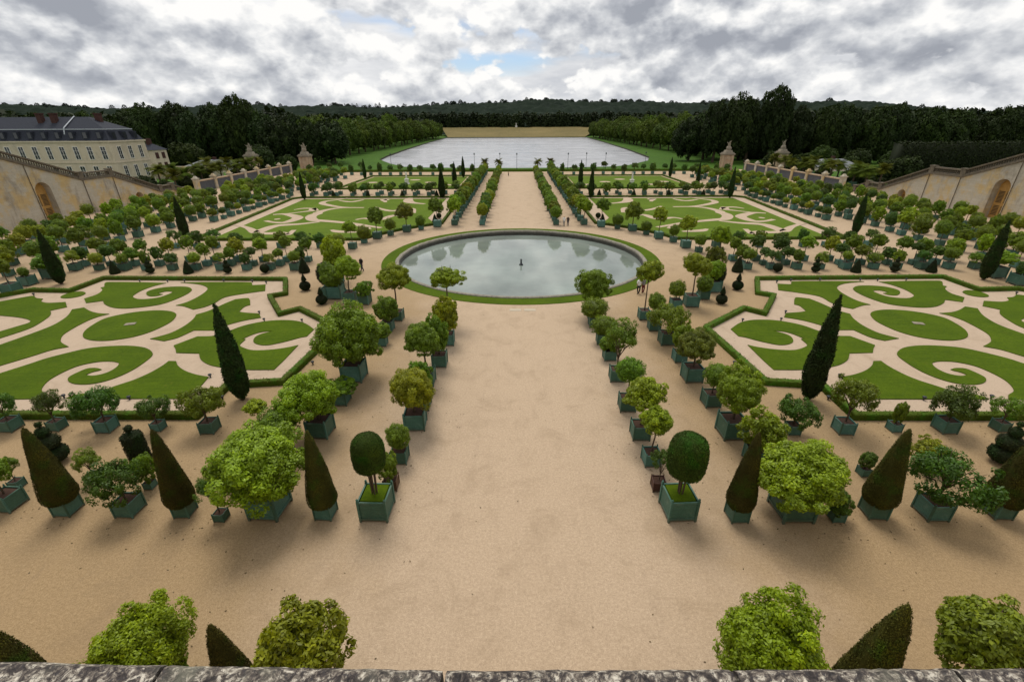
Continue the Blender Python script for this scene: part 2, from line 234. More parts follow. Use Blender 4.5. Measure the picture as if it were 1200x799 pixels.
# ------------------------------------------------------------------ materials
def new_mat(name):
    m = bpy.data.materials.new(name); m.use_nodes = True
    nt = m.node_tree; b = nt.nodes['Principled BSDF']
    return m, nt, b
def N(nt, typ, **kw):
    n = nt.nodes.new(typ)
    for k, v in kw.items():
        if k in n.inputs: n.inputs[k].default_value = v
        else: setattr(n, k, v)
    return n
def ramp(nt, src, stops):
    r = nt.nodes.new('ShaderNodeValToRGB'); e = r.color_ramp.elements
    while len(e) > 1: e.remove(e[-1])
    e[0].position = stops[0][0]; e[0].color = (*stops[0][1], 1)
    for p, c in stops[1:]:
        q = e.new(p); q.color = (*c, 1)
    nt.links.new(src, r.inputs[0]); return r.outputs[0]
def mixc(nt, fac, a, b, typ='MIX'):
    m = nt.nodes.new('ShaderNodeMix'); m.data_type = 'RGBA'; m.blend_type = typ
    for s, v in ((0, fac), (6, a), (7, b)):
        if isinstance(v, bpy.types.NodeSocket): nt.links.new(v, m.inputs[s])
        elif s == 0: m.inputs[0].default_value = v
        else: m.inputs[s].default_value = (*v, 1)
    return m.outputs[2]
def math_(nt, op, a, b=None, c=None, clamp=False):
    m = nt.nodes.new('ShaderNodeMath'); m.operation = op; m.use_clamp = clamp
    for i, v in enumerate((a, b, c)):
        if v is None: continue
        if isinstance(v, bpy.types.NodeSocket): nt.links.new(v, m.inputs[i])
        else: m.inputs[i].default_value = v
    return m.outputs[0]
def noise(nt, vec, scale, detail=4, rough=.55, dist=0):
    n = N(nt, 'ShaderNodeTexNoise'); n.inputs['Scale'].default_value = scale; n.inputs['Detail'].default_value = detail
    n.inputs['Roughness'].default_value = rough; n.inputs['Distortion'].default_value = dist
    if vec is not None: nt.links.new(vec, n.inputs['Vector'])
    return n.outputs[0]
def objco(nt): return N(nt, 'ShaderNodeTexCoord').outputs['Object']
def geopos(nt): return N(nt, 'ShaderNodeNewGeometry').outputs['Position']
def bump(nt, b, h, strength=.3, dist=.02):
    n = N(nt, 'ShaderNodeBump'); n.inputs['Strength'].default_value = strength; n.inputs['Distance'].default_value = dist
    nt.links.new(h, n.inputs['Height']); nt.links.new(n.outputs[0], b.inputs['Normal'])
def smooth(nt, v, lo, hi):
    m = N(nt, 'ShaderNodeMapRange'); m.interpolation_type = 'SMOOTHSTEP'
    nt.links.new(v, m.inputs[0]); m.inputs[1].default_value = lo; m.inputs[2].default_value = hi
    return m.outputs[0]

def leaf_material(name, dark=.5, trans=.32, rough=.5, spec=.35, noise_scale=.9):
    m, nt, b = new_mat(name)
    oi = N(nt, 'ShaderNodeObjectInfo')
    at = N(nt, 'ShaderNodeAttribute', attribute_name='lv')
    lv = at.outputs['Fac']
    # leaf to leaf variation: old dark leaves, fresh yellower ones
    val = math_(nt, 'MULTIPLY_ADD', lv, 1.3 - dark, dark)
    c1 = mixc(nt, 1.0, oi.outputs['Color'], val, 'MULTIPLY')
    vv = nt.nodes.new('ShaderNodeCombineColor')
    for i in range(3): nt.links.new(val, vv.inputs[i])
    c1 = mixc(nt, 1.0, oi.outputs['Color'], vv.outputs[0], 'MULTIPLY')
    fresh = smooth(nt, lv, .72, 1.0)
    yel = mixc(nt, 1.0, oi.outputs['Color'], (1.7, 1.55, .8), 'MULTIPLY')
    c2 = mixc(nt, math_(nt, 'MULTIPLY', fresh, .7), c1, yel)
    if name == 'clipped_yew':
        pn = noise(nt, geopos(nt), 1.3, 4, .6)
        c2 = mixc(nt, math_(nt, 'MULTIPLY', smooth(nt, pn, .46, .68), .75), c2, mixc(nt, 1.0, c2, (.75, 1.5, .7), 'MULTIPLY'))
    hs = N(nt, 'ShaderNodeHueSaturation'); nt.links.new(c2, hs.inputs['Color'])
    nt.links.new(math_(nt, 'MULTIPLY_ADD', oi.outputs['Random'], .022, .497), hs.inputs['Hue'])
    nt.links.new(math_(nt, 'MULTIPLY_ADD', oi.outputs['Random'], .3, .88), hs.inputs['Value'])
    nt.links.new(hs.outputs[0], b.inputs['Base Color'])
    b.inputs['Roughness'].default_value = rough
    b.inputs['Specular IOR Level'].default_value = spec
    if trans:
        tr = N(nt, 'ShaderNodeBsdfTranslucent'); nt.links.new(mixc(nt, 1.0, hs.outputs[0], (1.3, 1.25, .5), 'MULTIPLY'), tr.inputs[0])
        mx = N(nt, 'ShaderNodeMixShader'); mx.inputs[0].default_value = trans
        nt.links.new(b.outputs[0], mx.inputs[1]); nt.links.new(tr.outputs[0], mx.inputs[2])
        nt.links.new(mx.outputs[0], nt.nodes['Material Output'].inputs[0])
    return m
LEAF = leaf_material('glossy_leaves')
YEW = leaf_material('clipped_yew', dark=.5, trans=0.05, rough=.8, spec=.15)
WOODLAND = leaf_material('woodland_leaves', dark=.45, trans=.12, rough=.7, spec=.15)
PALM = leaf_material('palm_leaves', dark=.5, trans=.15, rough=.8, spec=.05)

def simple(name, col, rough=.8, var=.25, scale=3, bumps=.2, spec=.3, metallic=0):
    m, nt, b = new_mat(name); co = objco(nt)
    n1 = noise(nt, co, scale, 6, .6); n2 = noise(nt, co, scale*9, 3, .6)
    t = math_(nt, 'ADD', math_(nt, 'MULTIPLY', n1, .6), math_(nt, 'MULTIPLY', n2, .4))
    lo = tuple(c*(1-var) for c in col); hi = tuple(c*(1+var) for c in col)
    nt.links.new(ramp(nt, t, [(.3, lo), (.7, hi)]), b.inputs['Base Color'])
    b.inputs['Roughness'].default_value = rough; b.inputs['Specular IOR Level'].default_value = spec
    b.inputs['Metallic'].default_value = metallic
    if bumps: bump(nt, b, t, bumps, .02)
    return m
BARK = simple('bark', (.085, .06, .04), .9, .35, 6, .6)
SOIL = simple('dark_soil', (.055, .028, .018), .95, .4, 8, .8)
def tub_material(name, col, worn):
    m, nt, b = new_mat(name); co = objco(nt); oi = N(nt, 'ShaderNodeObjectInfo')
    n1 = noise(nt, co, 2.2, 6, .65); n2 = noise(nt, co, 16, 4, .6)
    base = ramp(nt, n2, [(.3, tuple(c*.8 for c in col)), (.7, tuple(c*1.2 for c in col))])
    base = mixc(nt, smooth(nt, n1, .52, .72), base, worn)
    hs = N(nt, 'ShaderNodeHueSaturation'); nt.links.new(base, hs.inputs['Color'])
    nt.links.new(math_(nt, 'MULTIPLY_ADD', oi.outputs['Random'], .6, .7), hs.inputs['Value'])
    nt.links.new(math_(nt, 'MULTIPLY_ADD', oi.outputs['Random'], .05, .475), hs.inputs['Hue'])
    # plank grooves on the panels
    sp = N(nt, 'ShaderNodeSeparateXYZ'); nt.links.new(co, sp.inputs[0])
    gr = math_(nt, 'PINGPONG', sp.outputs[2], .1)
    groove = smooth(nt, gr, .0, .012)
    splash = smooth(nt, math_(nt, 'ADD', sp.outputs[2], math_(nt, 'MULTIPLY', n1, .5)), .52, .28)      # dried mud on the lowest boards
    paint = mixc(nt, math_(nt, 'MULTIPLY', splash, .55), hs.outputs[0], (.10, .085, .06))
    paint = mixc(nt, smooth(nt, noise(nt, co, 30, 4, .7), .64, .72), paint, (.06, .055, .045))              # chipped paint
    nt.links.new(mixc(nt, groove, mixc(nt, .5, paint, (.01, .02, .018)), paint), b.inputs['Base Color'])
    b.inputs['Roughness'].default_value = .6
    bump(nt, b, groove, .5, .01)
    return m
TUB = tub_material('green_painted_oak', (.042, .120, .086), (.10, .175, .135))
RUSTY = tub_material('rusty_brown_boards', (.085, .038, .018), (.12, .06, .03))

# gravel
def gravel(name, avenue=True, tone=None):
    m, nt, b = new_mat(name); co = geopos(nt)
    fine = noise(nt, co, 24, 5, .85); mid = noise(nt, co, 9.0, 4, .6); big = noise(nt, co, .22, 5, .6)
    t = math_(nt, 'ADD', math_(nt, 'MULTIPLY', fine, .72), math_(nt, 'MULTIPLY', mid, .28))
    pale = ramp(nt, t, [(.32, (.24, .18, .13)), (.5, (.42, .316, .218)), (.68, (.60, .475, .35))])
    tan = ramp(nt, t, [(.32, (.165, .112, .058)), (.5, (.305, .213, .116)), (.68, (.45, .33, .195))])
    if tone is None:
        sp = N(nt, 'ShaderNodeSeparateXYZ'); nt.links.new(co, sp.inputs[0])
        ax = math_(nt, 'ABSOLUTE', sp.outputs[0])
        ax = math_(nt, 'ADD', ax, math_(nt, 'MULTIPLY_ADD', big, 9, -4.5))
        c = mixc(nt, smooth(nt, ax, 4.5, 13.0), pale, tan)
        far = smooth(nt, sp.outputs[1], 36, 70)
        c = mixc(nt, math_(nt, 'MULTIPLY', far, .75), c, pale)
    else:
        c = ramp(nt, t, [(.28, tuple(v*.66 for v in tone)), (.5, tone), (.74, tuple(min(v*1.25, .8) for v in tone))])
    # damp / scuffed patches and darker grit
    c = mixc(nt, math_(nt, 'MULTIPLY', smooth(nt, noise(nt, co, .55, 6, .7, .6), .46, .72), .30), c, (.20, .142, .085))
    mp = N(nt, 'ShaderNodeMapping'); mp.inputs['Scale'].default_value = (3.2, .22, 1); nt.links.new(co, mp.inputs[0])
    tracks = smooth(nt, noise(nt, mp.outputs[0], 1.0, 4, .6), .52, .7)
    c = mixc(nt, math_(nt, 'MULTIPLY', tracks, .09), c, (.235, .17, .115))
    specks = smooth(nt, noise(nt, co, 60, 2, .5), .68, .76)
    c = mixc(nt, math_(nt, 'MULTIPLY', specks, .5), c, (.12, .075, .045))
    nt.links.new(c, b.inputs['Base Color']); b.inputs['Roughness'].default_value = .95
    b.inputs['Specular IOR Level'].default_value = .15
    bump(nt, b, t, .5, .03)
    return m
GRAVEL = gravel('raked_gravel'); PINK = gravel('pink_bed_gravel', tone=(.42, .325, .24))
def lawn_material(name, dark, light, scale=1.0):
    m, nt, b = new_mat(name); co = geopos(nt)
    blades = noise(nt, co, 30*scale, 3, .75); tuft = noise(nt, co, 5*scale, 5, .65); big = noise(nt, co, .3*scale, 5, .6)
    mp = N(nt, 'ShaderNodeMapping'); mp.inputs['Scale'].default_value = (.35, 5, 1); nt.links.new(co, mp.inputs[0])
    mow = noise(nt, mp.outputs[0], .8*scale, 3, .6)
    t = math_(nt, 'ADD', math_(nt, 'MULTIPLY', blades, .35), math_(nt, 'MULTIPLY', tuft, .25))
    t = math_(nt, 'ADD', t, math_(nt, 'MULTIPLY', big, .25)); t = math_(nt, 'ADD', t, math_(nt, 'MULTIPLY', mow, .15))
    c = ramp(nt, t, [(.39, dark), (.59, light)])
    c = mixc(nt, math_(nt, 'MULTIPLY', smooth(nt, noise(nt, co, 1.1*scale, 6, .75), .56, .76), .5), c, (.115, .115, .012))
    nt.links.new(c, b.inputs['Base Color']); b.inputs['Roughness'].default_value = .95
    b.inputs['Specular IOR Level'].default_value = .1
    bump(nt, b, blades, .7, .04)
    return m
LAWN = lawn_material('mown_lawn', (.034, .064, .0015), (.076, .120, .003))
FARLAWN = lawn_material('light_green_lawn', (.055, .095, .006), (.105, .16, .012), .6)  # a lighter green than the near bed lawns
MEADOW = lawn_material('rough_grass', (.028, .07, .008), (.055, .12, .012), .15)
HAY = lawn_material('dry_meadow', (.085, .075, .028), (.20, .155, .065), .05)
def stone_material(name, col, stain=(.20, .17, .13), ochre=(.52, .36, .13), amt=.5, blocks=True, scale=.35):
    m, nt, b = new_mat(name); co = geopos(nt)
    n1 = noise(nt, co, scale, 7, .65, .5); n2 = noise(nt, co, scale*1.7, 6, .7); n3 = noise(nt, co, 9, 4, .6)
    c = ramp(nt, n3, [(.3, tuple(v*.86 for v in col)), (.7, tuple(v*1.12 for v in col))])
    c = mixc(nt, math_(nt, 'MULTIPLY', smooth(nt, n2, .44, .62), amt), c, ochre)
    mp = N(nt, 'ShaderNodeMapping'); mp.inputs['Scale'].default_value = (1, 1, .35); nt.links.new(co, mp.inputs[0])
    n4 = noise(nt, mp.outputs[0], scale*2.2, 8, .75, .4)
    c = mixc(nt, math_(nt, 'MULTIPLY', smooth(nt, n4, .48, .70), .7), c, stain)
    h = n3
    if blocks:
        sp = N(nt, 'ShaderNodeSeparateXYZ'); nt.links.new(co, sp.inputs[0])
        cb = N(nt, 'ShaderNodeCombineXYZ'); nt.links.new(math_(nt, 'ADD', sp.outputs[0], sp.outputs[1]), cb.inputs[0]); nt.links.new(sp.outputs[2], cb.inputs[1])
        br = N(nt, 'ShaderNodeTexBrick'); nt.links.new(cb.outputs[0], br.inputs['Vector'])
        br.inputs['Scale'].default_value = 1; br.inputs['Brick Width'].default_value = 1.1; br.inputs['Row Height'].default_value = .5
        br.inputs['Mortar Size'].default_value = .012; br.inputs['Mortar Smooth'].default_value = .6
        br.inputs['Color1'].default_value = (1, 1, 1, 1); br.inputs['Color2'].default_value = (.88, .87, .85, 1); br.inputs['Mortar'].default_value = (.68, .65, .6, 1)
        c = mixc(nt, .8, c, br.outputs[0], 'MULTIPLY')
    nt.links.new(c, b.inputs['Base Color']); b.inputs['Roughness'].default_value = .9
    b.inputs['Specular IOR Level'].default_value = .2
    bump(nt, b, h, .4, .03)
    return m
LIMESTONE = stone_material('stained_limestone', (.46, .42, .34), (.20, .18, .15), (.52, .37, .15), .8, True, .17)
OLDSTONE = stone_material('grey_weathered_stone', (.24, .21, .165), (.07, .06, .05), (.30, .24, .15), .35, False, 1.2)
RIMSTONE = stone_material('lichened_rim_stone', (.22, .20, .165), (.035, .03, .026), (.30, .28, .22), .5, False, 1.6)
DARKSTONE = stone_material('dark_weathered_balustrade', (.125, .105, .08), (.035, .03, .025), (.22, .18, .11), .45, False, 1.4)
BRICKSTONE = stone_material('warm_gate_stone', (.42, .33, .23), (.15, .11, .08), (.38, .22, .12), .5, True, .6)
FACADE = stone_material('cream_facade_stone', (.55, .475, .36), (.34, .29, .22), (.48, .40, .27), .3, False, .3)
MARBLE = simple('white_marble', (.62, .60, .55), .5, .15, 4, .1)
SLATE = simple('blue_slate', (.030, .034, .046), .85, .3, 2.5, .2, .15)
ZINC = simple('zinc_flashing', (.36, .39, .42), .5, .15, 2, .1)
REDBRICK = simple('red_chimney_brick', (.055, .024, .019), .9, .3, 4, .4)
DOORWOOD = simple('ochre_door_boards', (.42, .24, .07), .7, .25, 2, .3)
DARKWOOD = simple('dark_louvres', (.07, .045, .022), .8, .3, 3, .2)
IRON = simple('dark_iron', (.03, .034, .04), .6, .3, 5, .1)
GRILLE = simple('grey_panel_wall', (.075, .08, .09), .85, .3, .8, .3)
WHITEPAINT = simple('white_window_frames', (.72, .70, .64), .6, .08, 3, .05)
PALEROOF = simple('pale_lead_roof', (.15, .16, .17), .6, .12, .6, .1)
def glass_material():
    m, nt, b = new_mat('dark_window_glass'); b.inputs['Base Color'].default_value = (.03, .034, .04, 1)
    b.inputs['Roughness'].default_value = .08
    return m
GLASS = glass_material()
def water_material(name, col, rough, bscale, bstr, aniso=(1, 1, 1), bdist=.05, ior=1.33):
    m, nt, b = new_mat(name); co = geopos(nt)
    mp = N(nt, 'ShaderNodeMapping'); mp.inputs['Scale'].default_value = aniso; nt.links.new(co, mp.inputs[0])
    n1 = noise(nt, mp.outputs[0], bscale, 4, .6); n2 = noise(nt, co, .12, 4, .6)
    nt.links.new(ramp(nt, n2, [(.35, tuple(c*.75 for c in col)), (.65, tuple(c*1.15 for c in col))]), b.inputs['Base Color'])
    b.inputs['Roughness'].default_value = rough; b.inputs['IOR'].default_value = ior
    mq = N(nt, 'ShaderNodeMapping'); mq.inputs['Scale'].default_value = (.25, 1, 1); nt.links.new(co, mq.inputs[0])
    rr_ = noise(nt, mq.outputs[0], .03, 4, .6); nt.links.new(math_(nt, 'MULTIPLY_ADD', smooth(nt, rr_, .3, .7), rough*.45, rough*.8), b.inputs['Roughness'])      # calm lanes and wind ruffled patches
    b.inputs['Specular IOR Level'].default_value = .5
    bump(nt, b, n1, bstr, bdist)
    return m
POOLWATER = water_material('pool_water', (.195, .23, .205), .012, 1.6, .07, ior=1.6)
LAKEWATER = water_material('lake_water', (.32, .325, .345), .26, .05, .10, (.3, 1, 1), .6)
LICHEN = None
def lichen_material():
    m, nt, b = new_mat('lichen_coping_stone'); co = geopos(nt)
    n1 = noise(nt, co, 62, 6, .7, .6); n2 = noise(nt, co, 150, 4, .6); n3 = noise(nt, co, 6, 5, .6)
    c = ramp(nt, n1, [(.35, (.016, .013, .013)), (.46, (.055, .044, .04)), (.53, (.19, .16, .13)), (.63, (.60, .55, .46))])
    c = mixc(nt, smooth(nt, n2, .52, .66), c, (.045, .04, .042))
    c = mixc(nt, math_(nt, 'MULTIPLY', smooth(nt, n3, .52, .7), .45), c, (.30, .30, .22))
    nt.links.new(c, b.inputs['Base Color']); b.inputs['Roughness'].default_value = .95
    bump(nt, b, n1, .9, .01)
    return m
LICHEN = lichen_material()
def cloth(name, col): return simple(name, col, .9, .15, 12, .1)
SKIN = simple('skin', (.45, .27, .19), .6, .05, 10, 0)
HAIR = simple('dark_hair', (.03, .02, .015), .6, .2, 20, .1)

TINT = {'y': (.222, .282, .005, 1), 'g': (.142, .205, .007, 1), 'd': (.072, .130, .010, 1), 'o': (.135, .150, .009, 1), 'p': (.165, .210, .010, 1),
        'yew': (.062, .056, .010, 1), 'cyp': (.024, .037, .008, 1), 'cyl': (.045, .072, .008, 1), 'top': (.022, .028, .010, 1),
        'box': (.075, .105, .008, 1)}

# ------------------------------------------------------------------ foliage meshes
def quads(P, Nn, a, b, seed):
    """diamond leaves at P with rough normals Nn, half length a, half width b (arrays)"""
    r = np.random.default_rng(seed); n = len(P)
    t = r.normal(size=(n, 3)); t -= (t*Nn).sum(1, keepdims=True)*Nn; t /= np.linalg.norm(t, axis=1, keepdims=True)+1e-9
    s = np.cross(Nn, t)
    a = np.broadcast_to(a, n)[:, None]; b = np.broadcast_to(b, n)[:, None]
    V = np.stack([P+a*t, P+b*s+.12*a*Nn, P-a*t, P-b*s+.12*a*Nn], 1).reshape(-1, 3)
    F = np.arange(4*n).reshape(n, 4)
    return V, F
def sph(n, r):
    v = r.normal(size=(n, 3)); return v/np.linalg.norm(v, axis=1, keepdims=True)
def ico(sub, rad=(1, 1, 1), c=(0, 0, 0), jit=0, r=None):
    bm = bmesh.new(); bmesh.ops.create_icosphere(bm, subdivisions=sub, radius=1)
    V = np.array([v.co for v in bm.verts]); F = np.array([[v.index for v in f.verts] for f in bm.faces]); bm.free()
    if jit: V = V*(1+jit*(r.random((len(V), 1))-.5))
    return V*np.array(rad)+np.array(c), F
def join_quads_tris(name, V1, F1, lv1, V2, F2, lv2, mat):
    """leaf quads plus a triangulated inner core in one mesh (tris stored as degenerate-free quads by splitting)"""
    T = np.concatenate([F1[:, [0, 1, 2]], F1[:, [0, 2, 3]]]); V = np.concatenate([V1, V2]); F = np.concatenate([T, F2+len(V1)])
    return mesh_np(name, V, F, mat, np.concatenate([lv1, lv2]))
def crown_mesh(name, n_clump, n_leaf, leaf, seed, rz=.85, core=.62, loose=0., flat_bottom=.75, mat=None, irregular=.12, tips=.12):
    """unit crown (radius ~1 centred on origin): leaf clumps over an uneven ellipsoid"""
    r = np.random.default_rng(seed)
    if loose: d = sph(n_clump*3, r); d = d[d[:, 2] > -flat_bottom]
    else:
        k_ = int(n_clump*2/(1+flat_bottom)); q_ = np.arange(k_)+.5; z_ = 1-2*q_/k_; a_ = q_*2.39996+r.random()*6
        d = np.stack([np.sqrt(1-z_*z_)*np.cos(a_), np.sqrt(1-z_*z_)*np.sin(a_), z_], 1)+r.normal(size=(k_, 3))*.55/math.sqrt(k_)*2; d /= np.linalg.norm(d, axis=1, keepdims=True)
        d = d[d[:, 2] > -flat_bottom]
    d = d[:n_clump] if loose else d
    nd = d.shape[0]
    # low frequency lumps on the outline
    k = sph(7, r); amp = r.random(7)*irregular*2
    lump = 1+((np.maximum(d@k.T, 0)**3)*amp).sum(1)-irregular
    rad = lump*np.where(r.random(nd) < tips, .84+.1*r.random(nd), .54+.29*r.random(nd)) if not loose else lump*(.35+.55*r.random(nd))
    C = d*rad[:, None]*np.array([1, 1, rz])
    cr = (.15+.11*r.random(nd))*(1+loose*.1)
    per = max(n_leaf//nd, 3)
    idx = np.repeat(np.arange(nd), per); m = len(idx)
    ld = sph(m, r); ld = ld+.75*d[idx]; ld /= np.linalg.norm(ld, axis=1, keepdims=True)
    P = C[idx]+ld*(cr[idx]*(.55+.5*r.random(m)))[:, None]
    Nn = ld+.55*r.normal(size=(m, 3)); Nn[:, 2] += .35; Nn /= np.linalg.norm(Nn, axis=1, keepdims=True)
    a = leaf*(.7+.6*r.random(m))
    V, F = quads(P, Nn, a, a*.5, seed+1)
    cl = r.random(nd)
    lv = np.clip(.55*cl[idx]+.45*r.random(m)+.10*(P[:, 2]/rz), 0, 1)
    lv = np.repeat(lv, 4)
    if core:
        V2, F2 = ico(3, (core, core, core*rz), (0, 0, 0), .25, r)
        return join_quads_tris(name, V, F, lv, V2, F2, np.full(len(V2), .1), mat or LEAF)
    return mesh_np(name, V, F, mat or LEAF, lv)
def surface_leaves(name, fn, n, leaf, seed, mat, core_fn=None, jit=.02):
    """tight clipped foliage: fn(u,v)->point,normal arrays"""
    r = np.random.default_rng(seed)
    P, Nn = fn(r.random(n), r.random(n))
    P = P+Nn*(jit*r.normal(size=(n, 1)))
    Nn = Nn+.55*r.normal(size=(n, 3)); Nn /= np.linalg.norm(Nn, axis=1, keepdims=True)
    a = leaf*(.6+.8*r.random(n)); V, F = quads(P, Nn, a, a*.5, seed+1)
    low = np.sin(P[:, 0]*5.1+seed)+np.sin(P[:, 1]*4.3+1.7*seed)+np.sin(P[:, 2]*6.7)
    lv = np.repeat(np.clip(.35+.13*low+.4*r.random(n), 0, 1), 4)
    V2, F2 = core_fn
    return join_quads_tris(name, V, F, lv, V2, F2, np.full(len(V2), .15), mat)
def lathe_np(prof, n=28, wob=0, seed=0):
    r = np.random.default_rng(seed); V = []; F = []
    for ra, z in prof:
        for i in range(n):
            a = TAU*i/n; q = ra*(1+wob*(r.random()-.5)); V.append((q*math.cos(a), q*math.sin(a), z))
    for j in range(len(prof)-1):
        for i in range(n):
            a = j*n+i; b = j*n+(i+1) % n; F += [(a, b, b+n), (a, b+n, a+n)]
    V.append((0, 0, prof[-1][1])); V.append((0, 0, prof[0][1])); m = (len(prof)-1)*n; t = len(V)
    for i in range(n): F += [(m+i, m+(i+1) % n, t-2), ((i+1) % n, i, t-1)]
    return np.array(V), np.array(F)
def prof_fn(prof, wob=.05, seed=0):
    """surface sampler over a lathe profile, area weighted"""
    pr = np.array(prof, float); seg = np.diff(pr, axis=0); L = np.linalg.norm(seg, axis=1); area = L*(pr[:-1, 0]+pr[1:, 0])/2+1e-6
    cum = np.concatenate([[0], np.cumsum(area)]); cum /= cum[-1]
    def fn(u, v):
        i = np.clip(np.searchsorted(cum, u)-1, 0, len(L)-1); f = (u-cum[i])/(cum[i+1]-cum[i])
        f = np.where(np.abs(pr[i+1, 0]-pr[i, 0]) < 1e-3, f, f)
        # keep density even on cones
        r0, r1 = pr[i, 0], pr[i+1, 0]; rr = np.sqrt(np.maximum(r0*r0+f*(r1*r1-r0*r0), 0)); f = np.where(np.abs(r1-r0) > 1e-4, (rr-r0)/np.where(np.abs(r1-r0) > 1e-4, r1-r0, 1), f)
        p = pr[i]+seg[i]*f[:, None]; a = TAU*v
        w = 1+wob*(np.sin(3*a+seed+p[:, 1]*2.1)+np.sin(5*a+p[:, 1]*3.7))/2
        P = np.stack([p[:, 0]*w*np.cos(a), p[:, 0]*w*np.sin(a), p[:, 1]], 1)
        nr = seg[i][:, 1]/L[i]; nz = -seg[i][:, 0]/L[i]
        return P, np.stack([nr*np.cos(a), nr*np.sin(a), nz], 1)
    return fn
def topiary_mesh(name, prof, n, leaf, seed, mat=YEW, wob=.05, jit=.02):
    core = lathe_np([(r*.965, z) for r, z in prof], 28, .0, seed)
    return surface_leaves(name, prof_fn(prof, wob, seed), n, leaf, seed, mat, core, jit)
def arc_prof(r, zc, n=8, squash=1): return [(max(r*math.cos(a), .004), zc+squash*r*math.sin(a)) for a in [(-math.pi/2)+math.pi*i/n for i in range(n+1)]]

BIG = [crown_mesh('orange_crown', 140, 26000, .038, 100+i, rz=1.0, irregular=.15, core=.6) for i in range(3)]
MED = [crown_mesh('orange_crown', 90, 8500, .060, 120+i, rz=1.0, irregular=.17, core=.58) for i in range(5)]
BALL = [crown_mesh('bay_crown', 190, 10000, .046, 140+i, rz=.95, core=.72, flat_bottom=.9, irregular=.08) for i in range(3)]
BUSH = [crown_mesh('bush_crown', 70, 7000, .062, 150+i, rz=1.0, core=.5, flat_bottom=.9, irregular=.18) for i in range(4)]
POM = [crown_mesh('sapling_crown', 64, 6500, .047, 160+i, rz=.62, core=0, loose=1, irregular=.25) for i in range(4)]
FOREST = [crown_mesh('forest_crown', 120, 8000, .062, 180+i, rz=1.0, core=.64, flat_bottom=.85, mat=WOODLAND, irregular=.14, tips=0) for i in range(6)]
CONE_PROF = [(.45, 0), (.80, .03), (.97, .08), (1.0, .13), (.93, .22), (.80, .36), (.63, .54), (.45, .72), (.27, .88), (.14, .96), (.03, 1.0)]
def scaled_prof(prof, sx, sz): return [(r*sx, z*sz) for r, z in prof]
CONES = [topiary_mesh('cone_crown', scaled_prof(CONE_PROF, .85, 3.2), 20000, .028, 200+i, wob=.05+.02*i, jit=.018) for i in range(2)]
CYL_PROF = [(.05, 0), (.45, .02), (.68, .12), (.75, .3), (.78, .8), (.76, 1.2), (.66, 1.5), (.46, 1.68), (.2, 1.76), (.02, 1.78)]
CYL = topiary_mesh('cylinder_crown', CYL_PROF, 12000, .032, 210, wob=.025, jit=.014)
CYP_PROF = [(.12, 0), (.55, .25), (.85, .8), (1.0, 1.6), (.97, 2.4), (.82, 3.5), (.58, 4.7), (.30, 5.7), (.10, 6.3), (.02, 6.5)]
CYP = [topiary_mesh('cypress_crown', scaled_prof(CYP_PROF, .62, 1), 9000, .07, 220+i, wob=.12, jit=.035) for i in range(2)]

# ------------------------------------------------------------------ planters
def planter_mesh(mat):
    mb = MB(); w = .5; z0, z1 = .09, .92; t = .05
    for ax in (0, 1):
        for s in (-1, 1):
            def bx(a0, a1, d0, d1, c0, c1):
                d0, d1 = sorted((s*d0, s*d1))
                if ax == 0: mb.box(a0, a1, d0, d1, c0, c1)
                else: mb.box(d0, d1, a0, a1, c0, c1)
            e = w-.052
            bx(-e, e, w-t, w-.018, z0, z1)                # boarded panel
            bx(-e, e, w-.018, w+.004, z0, z0+.09)          # rails
            bx(-e, e, w-.018, w+.004, z1-.09, z1)
    mb.box(-w+.06, w-.06, -w+.06, w-.06, z0, z0+.03)
    return mb.mesh('planter', mat)
def post_mesh(mat, sx, sy):
    mb = MB(); c = .5-.02; mb.box(sx*c-.038, sx*c+.038, sy*c-.038, sy*c+.038, 0, .97)
    mb.lathe([(.012, .97), (.03, .985), (.045, 1.02), (.03, 1.055), (.005, 1.07)], 8, sx*c, sy*c)
    return mb.mesh('corner_post', mat)
PLANTER = {m.name: planter_mesh(m) for m in (TUB, RUSTY)}
POSTS = {m.name: [post_mesh(m, x, y) for x in (-1, 1) for y in (-1, 1)] for m in (TUB, RUSTY)}
def simple_planter():
    mb = MB(); w = .5
    mb.frustum(w-.03, w-.03, .07, w-.03, w-.03, .92)
    for x in (-1, 1):
        for y in (-1, 1): mb.box(x*.48-.035, x*.48+.035, y*.48-.035, y*.48+.035, 0, 1.03)
    return mb.mesh('planter', TUB)
SPLANTER = simple_planter()
sm = MB(); sm.frustum(.44, .44, .80, .40, .40, .86); SOILM = sm.mesh('soil', SOIL)
sm = MB(); sm.frustum(.44, .44, .82, .40, .40, .93); GRASSM = sm.mesh('grass_top', LAWN)
def trunk_mesh(seed, forks=0, r0=.055):
    r = random.Random(seed); mb = MB(); b = [(0, 0, -.1)]
    for k in range(1, 5): b.append((r.uniform(-.03, .03), r.uniform(-.03, .03), k*.25))
    mb.tube(b, [r0*1.25, r0, r0*.9, r0*.8, r0*.7], 7)
    for k in range(forks):
        a = TAU*k/forks+r.uniform(-.4, .4); q = r.uniform(.28, .5)
        mb.tube([(0, 0, .72), (q*.5*math.cos(a), q*.5*math.sin(a), 1.0), (q*math.cos(a), q*math.sin(a), 1.3)], [r0*.6, r0*.4, r0*.15], 5)
    return mb.mesh('trunk', BARK, smooth=True)
TRUNKS = [trunk_mesh(s, 4) for s in range(3)]
